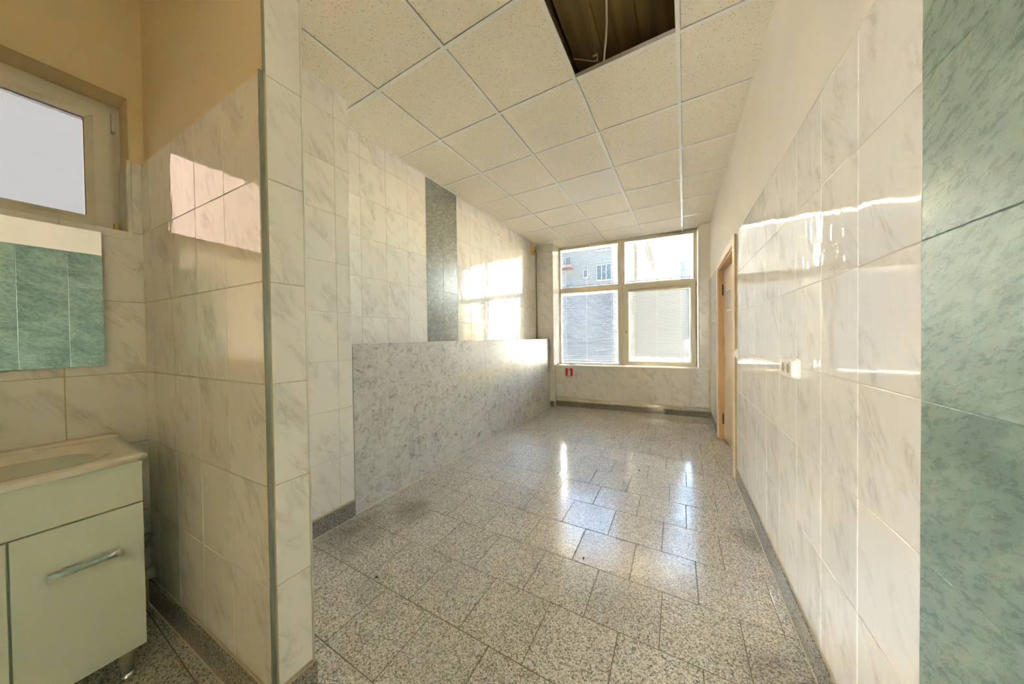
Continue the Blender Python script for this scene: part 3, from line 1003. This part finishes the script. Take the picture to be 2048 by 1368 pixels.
# ------------------------------------------------------------------ counter
CY0, CY1, CZ = 1.330, 5.098, 1.246
ct = thing('counter', 'low thin counter partition with mottled grey sponge paint along the left wall', 'counter', (XC, (CY0 + CY1) / 2, 0))
ox, oy = XC, (CY0 + CY1) / 2
h = (CY1 - CY0) / 2
MB().box((-0.09, -h, 0.0), (0.0, h, CZ - 0.012)).build('front_panel', GRAY_C, ct, bevel=0.003, seg=2)
MB().box((-0.09, -h + 0.001, CZ - 0.012), (0.0015, h - 0.001, CZ)).build('top_board', GRAY_C, ct, bevel=0.002, seg=1)
MB().box((0.0003, -h + 0.002, -0.0005), (0.010, h, 0.004)).build('sealant_bead', GROUT_W, ct)
MB().box((-0.012, -h - 0.004, 0.0), (0.003, -h + 0.004, CZ - 0.02)).build('edge_strip', TRIM_D, ct)
MB().box((-0.04, h - 0.003, 0.0), (0.001, h + 0.006, CZ)).build('edge_strip', TRIM_D, ct)

# ------------------------------------------------------------------ heating pipes under the window
def pipe(label, zl, zr, r, off):
    t = thing('heating_pipe', label, 'pipe', (0, 0, 0))
    pa = Vector((-1.980, wy(-1.980), zl)) + WN * off
    pb = Vector((0.452, wy(0.452), zr)) + WN * off
    mb = MB().tube([pa, pb], r, 12)
    mb.build('pipe_run', PIPE, t, True)
    for x in (-1.55, -1.0, -0.42, 0.08):
        f = (x + 1.980) / 2.432
        c = pa.lerp(pb, f)
        MB().tube([c - WU * 0.011, c + WU * 0.011], r * 1.35, 12).build('pipe_clip', PIPE, t, True)
        MB().tube([c, c - WN * off], 0.003, 6).build('clip_stem', GALV, t)
    MB().tube([pa - WU * 0.0, pa + WU * 0.02], r * 1.5, 12).build('elbow', PIPE, t, True)
pipe('upper cream heating pipe running below the window tiles', 0.178, 0.150, 0.0115, 0.030)
pipe('lower cream heating pipe just above the granite skirting', 0.122, 0.105, 0.0115, 0.030)

# ------------------------------------------------------------------ corner conduit, detector, sockets
cn = thing('conduit', 'thin dark conduit running up the left corner above the counter', 'conduit', (-2.293, 5.092, CZ))
MB().tube([(0, 0, 0.0), (0, 0, ZC - CZ - 0.02)], 0.0075, 10).build('conduit_tube', GREY_PIPE, cn, True)
MB().tube([(0.019, 0.0, 0.0), (0.019, 0.0, ZC - CZ - 0.01)], 0.0045, 8).build('side_cable', TRIM_W, cn, True)
for z in (0.35, 0.85, 1.35):
    MB().tube([(0, 0, z), (0, 0, z + 0.016)], 0.0105, 10).build('clip', GREY_PIPE, cn, True)

dt = thing('motion_detector', 'small yellowed plastic motion detector in the ceiling corner', 'detector', (-2.305, 4.93, 2.785))
dm = MB().prism([(0, -0.06), (0.0, 0.055), (0.035, 0.075), (0.075, 0.035), (0.062, -0.03)], 0.03, 0.125)
dm.prism([(0, -0.05), (0.0, 0.045), (0.032, 0.062), (0.064, 0.032), (0.053, -0.022)], 0.0, 0.03)
dm.build('detector_case', YELLOW_P, dt, bevel=0.005, seg=2)
lm = Matrix.Translation((0.070, 0.005, 0.06))
MB().tube([(0.064, -0.002, 0.045), (0.0735, -0.005, 0.045)], 0.018, 12).build('detector_lens', simple('amber_lens', (0.45, 0.25, 0.03), 0.2), dt)
MB().tube([(0.064, 0.01, 0.105), (0.0735, 0.009, 0.105)], 0.007, 8).build('indicator', DARK, dt)

def rounded_plate(wd, ht, th, r=0.012, inset=0.006):
    """soft square wall plate, local x = out of the wall"""
    def rr(w_, h_, rad):
        p = []
        for cx, cz, a0 in ((w_ / 2 - rad, h_ / 2 - rad, 0), (-w_ / 2 + rad, h_ / 2 - rad, 90), (-w_ / 2 + rad, -h_ / 2 + rad, 180), (w_ / 2 - rad, -h_ / 2 + rad, 270)):
            for k in range(5):
                a = R(a0 + 22.5 * k)
                p.append((cx + rad * math.cos(a), cz + rad * math.sin(a)))
        return p
    rings = [(wd, ht, r, 0.0), (wd, ht, r, th * 0.45), (wd - inset, ht - inset, r, th * 0.85), (wd - 2.2 * inset, ht - 2.2 * inset, r, th)]
    vs = []
    for (a, b, rad, x) in rings:
        vs += [(-x, q[0], q[1]) for q in rr(a, b, rad)]
    n = 20
    fs = []
    for k in range(3):
        for i in range(n):
            j = (i + 1) % n
            fs.append((k * n + i, k * n + j, (k + 1) * n + j, (k + 1) * n + i))
    fs.append(tuple(range(3 * n, 4 * n)))
    return MB().add(vs, fs)
sk = thing('double_socket', 'white double power socket at mid height on the right wall', 'socket', (XR - 0.0005, 1.742, 1.124))
rounded_plate(0.148, 0.086, 0.030).build('socket_plate', WHITE_P, sk)
for sy in (-1, 1):
    c = 0.034 * sy
    mb = MB()
    n = 20
    vs = []
    for rad, x in ((0.0215, -0.0302), (0.0205, -0.0302), (0.019, -0.014), (0.0, -0.014)):
        vs += [(x, c + rad * math.cos(2 * math.pi * k / n), rad * math.sin(2 * math.pi * k / n)) for k in range(n)]
    fs = []
    for k in range(3):
        for i in range(n):
            j = (i + 1) % n
            fs.append((k * n + i, k * n + j, (k + 1) * n + j, (k + 1) * n + i))
    # recess drawn as a shallow dish standing on the plate
    mb.add([(v[0] - 0.0012 if v[0] < -0.02 else v[0] - 0.0175, v[1], v[2]) for v in vs], fs)
    mb.build('socket_well', simple('socket_well', (0.40, 0.33, 0.19), 0.5), sk)
    MB().tube([(-0.0318, c, 0.009), (-0.0326, c, 0.009)], 0.0025, 8).tube([(-0.0318, c, -0.009), (-0.0326, c, -0.009)], 0.0025, 8).build('pin_hole', DARK, sk)
sw = thing('light_switch', 'white light switch beside the door frame on the right wall', 'switch', (XR - 0.0005, 3.128, 1.112))
rounded_plate(0.082, 0.082, 0.013).build('switch_plate', WHITE_P, sw)
MB().add([(-0.012, -0.022, -0.024), (-0.012, 0.022, -0.024), (-0.012, 0.022, 0.024), (-0.012, -0.022, 0.024), (-0.030, -0.022, -0.021), (-0.030, 0.022, -0.021), (-0.020, 0.022, 0.022), (-0.020, -0.022, 0.022)],
         [(0, 3, 2, 1), (4, 5, 6, 7), (0, 1, 5, 4), (1, 2, 6, 5), (2, 3, 7, 6), (3, 0, 4, 7)]).build('rocker', WHITE_P, sw, bevel=0.002)

# ------------------------------------------------------------------ cable from the counter to the sill
lc = thing('loose_cable', 'thin pale cable drooping from counter end down to window sill', 'cable', (-2.06, 5.10, 1.18))
cp = [(-2.068, 5.110, 1.188), (-2.050, 5.111, 1.184), (-2.015, 5.112, 1.158), (-1.972, 5.12, 1.095), (-1.952, 5.16, 0.99), (-1.948, 5.215, 0.88), (-1.950, 5.25, 0.80), (-1.953, 5.262, 0.775)]
MB().tube([Vector(p) - Vector((-2.06, 5.10, 1.18)) for p in cp], 0.0035, 8).build('cable_sheath', CABLE_W, lc, True)
MB().tube([Vector(p) - Vector((-2.06, 5.10, 1.18)) for p in ((-1.953, 5.262, 0.779), (-1.945, 5.270, 0.7635))], [0.006, 0.010], 8).build('cable_plug', DARK, lc)

lt = thing('window_latch', 'loose tarnished window latch lying on the sill near the column', 'latch', (-1.70, wy(-1.70) + 0.06, 0.760))
MB().box((-0.055, -0.012, 0.0), (0.045, 0.012, 0.012)).build('latch_plate', GALV, lt, bevel=0.002, seg=1)
MB().tube([(-0.04, 0, 0.012), (-0.04, 0, 0.024), (-0.01, 0, 0.028), (0.04, 0.0, 0.022)], 0.006, 8).build('latch_lever', BRASS, lt, True)
for k, (dx, nm) in enumerate(((0.075, 'white plastic blind bracket lying right of the latch on the sill'), (-0.085, 'white plastic blind bracket lying left of the latch on the sill'))):
    bb = thing('blind_bracket', nm, 'bracket', (-1.70 + dx, wy(-1.70 + dx) + 0.05, 0.760), 0.4 * k)
    MB().box((-0.016, -0.012, 0.0), (0.016, 0.012, 0.004)).box((-0.016, -0.012, 0.004), (-0.011, 0.012, 0.022)).box((0.0, -0.006, 0.004), (0.016, 0.006, 0.010)).build('bracket_body', WHITE_P, bb)

# ------------------------------------------------------------------ fire extinguisher sign
sg = bpy.data.objects.new('fire_sign', None)
COL.objects.link(sg)
tag(sg, 'red and white fire extinguisher sticker on the tiles below the window', 'sign')
gm = Matrix((WU, Vector((0, 0, 1)), WN)).transposed().to_4x4()
gm.translation = Vector((-1.731, wy(-1.731), 0.623)) + WN * 0.0006
sg.matrix_world = gm
MB().box((-0.072, -0.098, 0.0), (0.072, 0.098, 0.0008)).build('sticker', STICK, sg)
MB().box((-0.066, -0.058, 0.0008), (0.066, 0.079, 0.0012)).build('red_field', RED, sg)
body = [(-0.024, -0.052), (0.026, -0.052), (0.026, 0.028), (0.018, 0.042), (0.010, 0.047), (0.010, 0.056), (0.014, 0.060), (0.012, 0.073), (-0.014, 0.073), (-0.030, 0.061), (-0.042, 0.044), (-0.036, 0.041), (-0.022, 0.056), (-0.006, 0.058), (-0.006, 0.047), (-0.016, 0.041), (-0.024, 0.028)]
MB().prism(body, 0.0012, 0.0016).build('extinguisher_symbol', STICK, sg)
tcv = bpy.data.curves.new('lettering', 'FONT')
tcv.body = 'STINGATOR'
tcv.size = 0.026
tcv.align_x = 'CENTER'
tcv.extrude = 0.0002
tcv.materials.append(RED)
_tmp = bpy.data.objects.new('lettering', tcv)
COL.objects.link(_tmp)
_me = bpy.data.meshes.new_from_object(_tmp.evaluated_get(bpy.context.evaluated_depsgraph_get()))
bpy.data.objects.remove(_tmp)
to = link('lettering', _me, RED)
to.parent = sg
to.location = (0, -0.088, 0.0010)
to.scale = (0.92, 0.95, 1)

# ------------------------------------------------------------------ mirror
mr = thing('wall_mirror', 'frameless rectangular mirror above the washbasin in the niche', 'mirror', (XN + 0.006, 0.0, 1.47))
MB().box((-0.004, -0.32, -0.299), (0.012, 0.299, 0.297)).build('mirror_glass', MIRROR, mr)
MB().box((-0.0055, -0.30, -0.28), (-0.004, 0.28, 0.28)).build('mirror_back', DARK, mr)

# ------------------------------------------------------------------ vanity unit
VY0, VY1 = -0.285, 0.313
vn = thing('vanity_unit', 'white vanity cabinet with a moulded washbasin top in the niche', 'vanity', (-2.03, (VY0 + VY1) / 2, 0))
vx, vy = -2.03, (VY0 + VY1) / 2
hw = (VY1 - VY0) / 2
bx0, bx1 = XN + 0.004 - vx, -1.808 - vx
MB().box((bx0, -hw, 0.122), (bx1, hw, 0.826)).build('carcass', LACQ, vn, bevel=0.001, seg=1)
fx0, fx1 = bx1 + 0.001, -1.789 - vx
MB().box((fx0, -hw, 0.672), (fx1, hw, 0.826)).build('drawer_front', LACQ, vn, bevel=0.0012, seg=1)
dsp = 0.050 - vy
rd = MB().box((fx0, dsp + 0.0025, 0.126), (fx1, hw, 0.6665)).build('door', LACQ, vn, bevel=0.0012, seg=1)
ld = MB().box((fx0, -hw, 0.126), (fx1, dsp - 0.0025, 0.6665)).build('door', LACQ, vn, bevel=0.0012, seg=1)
def bar_handle(ya, yb, z, par):
    n = 14
    vs = []
    fs = []
    for i in range(n + 1):
        s_ = i / n
        y = ya + (yb - ya) * s_
        arch = 0.018 + 0.006 * math.sin(math.pi * s_)
        if i == 0 or i == n:
            x_in = 0.0
        else:
            x_in = arch - 0.006
        flare = 0.0105 + 0.0055 * abs(2 * s_ - 1) ** 2.5
        for (x, dz) in ((x_in, -flare), (arch, -flare * 0.75), (arch + 0.0015, 0.0), (arch, flare * 0.75), (x_in, flare)):
            vs.append((fx1 + x, y, z + dz))
    for i in range(n):
        for k in range(5):
            a = i * 5 + k
            b_ = i * 5 + (k + 1) % 5
            fs.append((a, b_, b_ + 5, a + 5))
    fs += [(4, 3, 2, 1, 0), tuple(range(n * 5, n * 5 + 5))]
    return MB().add(vs, fs).build('bar_handle', CHROME, par, label='chrome bar handle')
bar_handle(0.112 - vy, 0.259 - vy, 0.516, rd)
bar_handle(-0.231 - vy, -0.084 - vy, 0.516, ld)
for sx in (-1, 1):
    for sy in (-1, 1):
        lx = 0.195 * sx - 0.012
        ly = (hw - 0.038) * sy
        lg = MB().tube([(lx, ly, 0.122), (lx, ly, 0.10), (lx, ly, 0.02)], [0.024, 0.022, 0.015], 16).build('leg', simple('leg_plastic', (0.40, 0.37, 0.30), 0.3), vn, True)
        MB().tube([(lx, ly, 0.020), (lx, ly, 0.008), (lx, ly, 0.0)], [0.016, 0.021, 0.022], 16).build('foot', CHROME, lg, True)
# moulded basin top: height field with a bowl, rounded lip and raised back ledge
nx, ny_ = 40, 48
tx0, tx1, ty0, ty1 = XN + 0.003 - vx, -1.766 - vx, -hw - 0.010, hw + 0.010
def top_h(s_, t_):
    z = 0.856
    ex = min(1 - s_, 1.0) * (tx1 - tx0)
    ey = min(t_, 1 - t_) * (ty1 - ty0)
    e = min(ex, ey)
    if e < 0.010:
        z -= 0.010 - math.sqrt(max(0.0, 0.010 ** 2 - (0.010 - e) ** 2))
    if s_ < 0.10:
        z += 0.006
    elif s_ < 0.14:
        z += 0.006 * (0.14 - s_) / 0.04
    # bowl
    u = abs((t_ - 0.5) / 0.385)
    v = abs((s_ - 0.555) / 0.36)
    d = (u ** 4 + v ** 4) ** 0.25
    if d < 1:
        z -= 0.105 * (1 - d ** 3.0) ** 0.8
    elif d < 1.10:
        z -= 0.0
    return z
vs = []
fs = []
for i in range(nx + 1):
    for j in range(ny_ + 1):
        s_, t_ = i / nx, j / ny_
        # crowd samples near the border
        s2 = s_
        t2 = t_
        if j == 1:
            t2 = 0.004
        if j == ny_ - 1:
            t2 = 0.996
        if i == nx - 1:
            s2 = 0.995
        vs.append((tx0 + (tx1 - tx0) * s2, ty0 + (ty1 - ty0) * t2, top_h(s2, t2)))
W_ = ny_ + 1
for i in range(nx):
    for j in range(ny_):
        a = i * W_ + j
        fs.append((a, a + W_, a + W_ + 1, a + 1))
base = len(vs)
ring = [i * W_ for i in range(nx + 1)] + [nx * W_ + j for j in range(1, ny_ + 1)] + [i * W_ + ny_ for i in range(nx - 1, -1, -1)] + [j for j in range(ny_ - 1, 0, -1)]
for r_ in ring:
    x, y, z = vs[r_]
    cx_ = x - 0.012 if r_ // W_ == nx else x
    cy_ = y + 0.012 if r_ % W_ == 0 else (y - 0.012 if r_ % W_ == ny_ else y)
    vs.append((cx_, cy_, 0.827))
n = len(ring)
for k in range(n):
    a, b_ = ring[k], ring[(k + 1) % n]
    fs.append((a, base + k, base + (k + 1) % n, b_))
MB().add(vs, fs).build('basin_top', CERAM, vn, True)
MB().tube([(0.03, 0, 0.752), (0.03, 0, 0.756)], 0.024, 16).build('drain', CHROME, vn)
# waste pipe and supply pipes beside the cabinet
sp = thing('waste_pipe', 'ribbed plastic waste pipe elbow between vanity and skirting', 'pipe', (-2.20, 0.32, 0.17))
mb = MB()
pts = []
rr_ = []
for k in range(13):
    s_ = k / 12
    pts.append((0.0 + 0.012 * s_, -0.004 + 0.099 * s_, 0.015))
    rr_.append(0.024 if k % 2 else 0.0265)
mb.tube(pts, rr_, 14)
mb.build('ribbed_hose', SIPHON, sp, True)
for z in (0.332, 0.291):
    wp_ = thing('water_pipe', 'thin %s supply pipe along the wall behind the vanity' % ('upper' if z > 0.3 else 'lower'), 'pipe', (XN + 0.016, 0.2, z))
    MB().tube([(0, 0.116, 0), (0, 0.218, 0)], 0.0085, 10).build('pipe_run', SIPHON, wp_, True)
    MB().tube([(0, 0.195, 0), (0, 0.219, 0)], 0.012, 10).build('collar', SIPHON, wp_, True)

# ------------------------------------------------------------------ small debris on the floor
for k, (x, y, lb) in enumerate(((-1.418, 1.027, 'tiny black scrap on the floor near the pier'), (-0.478, 1.673, 'tiny black scrap in the middle of the floor'), (-0.321, 3.024, 'tiny black scrap on the floor within the window reflection'))):
    db = thing('floor_scrap', lb, 'debris', (x, y, 0), 0.7 + k)
    MB().add([(-0.009, -0.004, 0), (0.006, -0.005, 0), (0.010, 0.003, 0), (-0.006, 0.005, 0), (-0.005, -0.002, 0.006), (0.004, 0.0, 0.007)], [(3, 2, 1, 0), (0, 1, 5, 4), (1, 2, 5), (2, 3, 4, 5), (3, 0, 4)]).build('scrap', DARK, db)

# ------------------------------------------------------------------ outside
ground = struct('ground', MB().box((-120, -60, -0.6), (120, 300, -0.4)), simple('paving', (0.44, 0.425, 0.40), 0.9, Specular_IOR_Level=0.0), 'grey street ground outside')
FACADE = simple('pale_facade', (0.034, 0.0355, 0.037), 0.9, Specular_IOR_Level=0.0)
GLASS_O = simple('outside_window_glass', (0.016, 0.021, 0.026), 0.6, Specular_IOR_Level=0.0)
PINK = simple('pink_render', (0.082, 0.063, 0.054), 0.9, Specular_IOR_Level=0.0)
bl = thing('apartment_building', 'pale blue-grey apartment building seen through the left panes', 'building', (-12, 36, -0.4))
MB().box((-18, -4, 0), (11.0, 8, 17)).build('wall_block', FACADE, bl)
def bwin(x0, x1, z0, z1, leaves):
    f = MB()
    X0, X1, Z0, Z1 = x0 + 12, x1 + 12, z0 + 0.4, z1 + 0.4
    y = -4.0
    f.box((X0 - .08, y - .06, Z0 - .08), (X1 + .08, y, Z0)).box((X0 - .08, y - .06, Z1), (X1 + .08, y, Z1 + .08)).box((X0 - .08, y - .06, Z0), (X0, y, Z1)).box((X1, y - .06, Z0), (X1 + .08, y, Z1))
    for k in range(1, leaves):
        xm = X0 + (X1 - X0) * k / leaves
        f.box((xm - .04, y - .05, Z0), (xm + .04, y, Z1))
    f.box((X0 - .15, y - .18, Z0 - .16), (X1 + .15, y, Z0 - .08))
    fr = f.build('window', simple('outside_frame', (0.066, 0.069, 0.072), 0.6, Specular_IOR_Level=0.0), bl)
    MB().box((X0, y - .012, Z0), (X1, y - .002, Z1)).build('pane', GLASS_O, fr)
bwin(-8.77, -8.43, 7.74, 8.47, 1)
bwin(-7.37, -5.96, 7.27, 8.80, 3)
bwin(-8.77, -8.43, 10.9, 11.6, 1)
bwin(-7.37, -5.96, 10.4, 11.9, 3)
bwin(-3.6, -2.2, 7.27, 8.80, 3)
bwin(-14.0, -12.6, 7.27, 8.80, 3)
for z0 in (5.9, 8.75, 11.7):
    s_ = MB().box((-0.8 - 1.4, -5.2, z0 + 0.4), (2.1, -4, z0 + 0.65)).build('balcony_slab', simple('balcony_render', (0.051, 0.036, 0.033), 0.9, Specular_IOR_Level=0.0), bl)
    r_ = MB()
    for k in range(16):
        xx = -2.1 + k * 0.28
        r_.box((xx, -5.18, z0 + 0.65), (xx + 0.03, -5.15, z0 + 1.45))
    r_.box((-2.2, -5.2, z0 + 1.45), (2.1, -5.14, z0 + 1.5))
    r_.build('balcony_railing', simple('railing_paint', (0.05, 0.055, 0.06), 0.6, Specular_IOR_Level=0.0), bl)
    MB().box((1.3, -4.03, z0 + 0.65), (1.75, -4.0, z0 + 1.75)).build('balcony_door', GLASS_O, bl)

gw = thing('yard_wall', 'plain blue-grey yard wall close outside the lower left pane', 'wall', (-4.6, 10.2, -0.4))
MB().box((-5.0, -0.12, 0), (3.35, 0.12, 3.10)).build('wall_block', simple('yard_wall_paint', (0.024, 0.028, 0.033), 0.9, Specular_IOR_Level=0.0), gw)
MB().box((-5.0, -0.17, 3.10), (3.38, 0.17, 3.16)).build('coping', simple('coping_stone', (0.07, 0.07, 0.07), 0.9, Specular_IOR_Level=0.0), gw)
tp = thing('tarpaulin_screen', 'white tarpaulin hanging in folds on posts outside the right panes', 'tarpaulin', (-0.6, 9.0, -0.4))
nu, nv = 60, 40
vs = []
for j in range(nv + 1):
    zz = 0.4 + 5.4 * j / nv
    xl = -1.6
    z_w = zz - 0.4
    xr_ = -0.05 if z_w < 3.42 else (-0.05 - (z_w - 3.42) * 0.25)
    if z_w < 2.6:
        xr_ = 0.20
    elif z_w < 2.75:
        xr_ = 0.20 - 0.25 * (z_w - 2.6) / 0.15
    for i in range(nu + 1):
        u = i / nu
        x = xl + (xr_ - xl) * u
        fold = 0.02 * math.sin(u * 26 + 0.6 * math.sin(z_w * 1.3)) + 0.012 * math.sin(u * 47 + z_w * 0.9) + 0.10 * math.exp(-((x + 1.12 - 0.02 * z_w) / 0.05) ** 2)
        fold += 0.14 * math.exp(-((x + 0.67 - (3.54 - z_w) * 0.28) / 0.045) ** 2) * (1 if z_w < 3.7 else max(0, 1 - (z_w - 3.7) * 2))
        vs.append((x + 0.6, fold, zz))
nb = len(vs)
vs += [(x, y + 0.004, z) for x, y, z in vs]
fs = []
W2 = nu + 1
for j in range(nv):
    for i in range(nu):
        a = j * W2 + i
        fs.append((a, a + 1, a + W2 + 1, a + W2))
        fs.append((nb + a, nb + a + W2, nb + a + W2 + 1, nb + a + 1))
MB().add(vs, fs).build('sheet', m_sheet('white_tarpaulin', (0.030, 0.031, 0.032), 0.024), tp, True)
POST = simple('post_paint', (0.06, 0.063, 0.066), 0.8, Specular_IOR_Level=0.0)
MB().box((0.555, 0.15, 0), (0.685, 0.28, 3.85)).build('post', POST, tp)
MB().box((0.585, 0.17, 3.85), (0.645, 0.25, 5.6)).build('post', POST, tp)
MB().box((-1.05, 0.17, 0), (-0.98, 0.25, 5.6)).build('post', POST, tp)

hz = thing('distant_tower', 'hazy distant apartment tower above a hill in the right pane', 'building', (4.7, 205, -0.4))
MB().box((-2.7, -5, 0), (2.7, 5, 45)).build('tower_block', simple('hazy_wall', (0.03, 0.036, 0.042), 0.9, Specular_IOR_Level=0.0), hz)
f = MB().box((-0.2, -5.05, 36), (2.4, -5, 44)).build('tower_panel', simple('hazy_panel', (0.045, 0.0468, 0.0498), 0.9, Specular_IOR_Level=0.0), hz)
vs = [(0, 0, 37)]
fs = []
for k in range(24):
    a = 2 * math.pi * k / 24
    vs.append((38 * math.cos(a), 24 * math.sin(a), 14 + 3 * math.sin(3 * a)))
for k in range(24):
    a = 2 * math.pi * k / 24
    vs.append((90 * math.cos(a), 60 * math.sin(a), 0))
for k in range(24):
    j = (k + 1) % 24
    fs.append((0, 1 + k, 1 + j))
    fs.append((1 + k, 25 + k, 25 + j, 1 + j))
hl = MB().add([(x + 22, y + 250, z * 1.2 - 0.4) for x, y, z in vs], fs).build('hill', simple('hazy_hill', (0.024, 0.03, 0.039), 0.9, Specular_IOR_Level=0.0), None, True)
hl['kind'] = 'structure'
pk = thing('pink_house', 'sunlit pink rendered house seen reflected beyond the niche window', 'building', (-20, -9, -0.4))
MB().box((-6, -9, 0), (6, 7.6, 14)).build('wall_block', PINK, pk)
gh = thing('grey_house', 'dark grey house wall seen straight through the niche window', 'building', (-20, 4, -0.4))
MB().box((-6, -5.3, 0), (6, 8, 14)).build('wall_block', simple('slate_render', (0.0195, 0.0200, 0.0206), 0.9, Specular_IOR_Level=0.0), gh)
for z in (3, 6.2, 9.4):
    MB().box((6.0, -4, z), (6.03, -2.6, z + 1.5)).build('window', GLASS_O, pk)

cw = thing('sun_bounce_house', 'unseen sunlit cream house added behind the camera to bounce light', 'building', (0, -22, -0.4))  # added out of view, bounces sunlight in through the back opening
MB().box((-16, -6, 0), (16, 0, 9)).build('wall_block', simple('pale_render', (0.205, 0.202, 0.195), 0.9, Specular_IOR_Level=0.0), cw)
MB().box((-16.4, -6.4, 9), (16.4, 0.4, 9.4)).build('roof_edge', CONC, cw)
for k in range(-3, 4):
    MB().box((4 * k - 0.7, 0.0, 3.4), (4 * k + 0.7, 0.03, 5.0)).build('window', GLASS_O, cw)
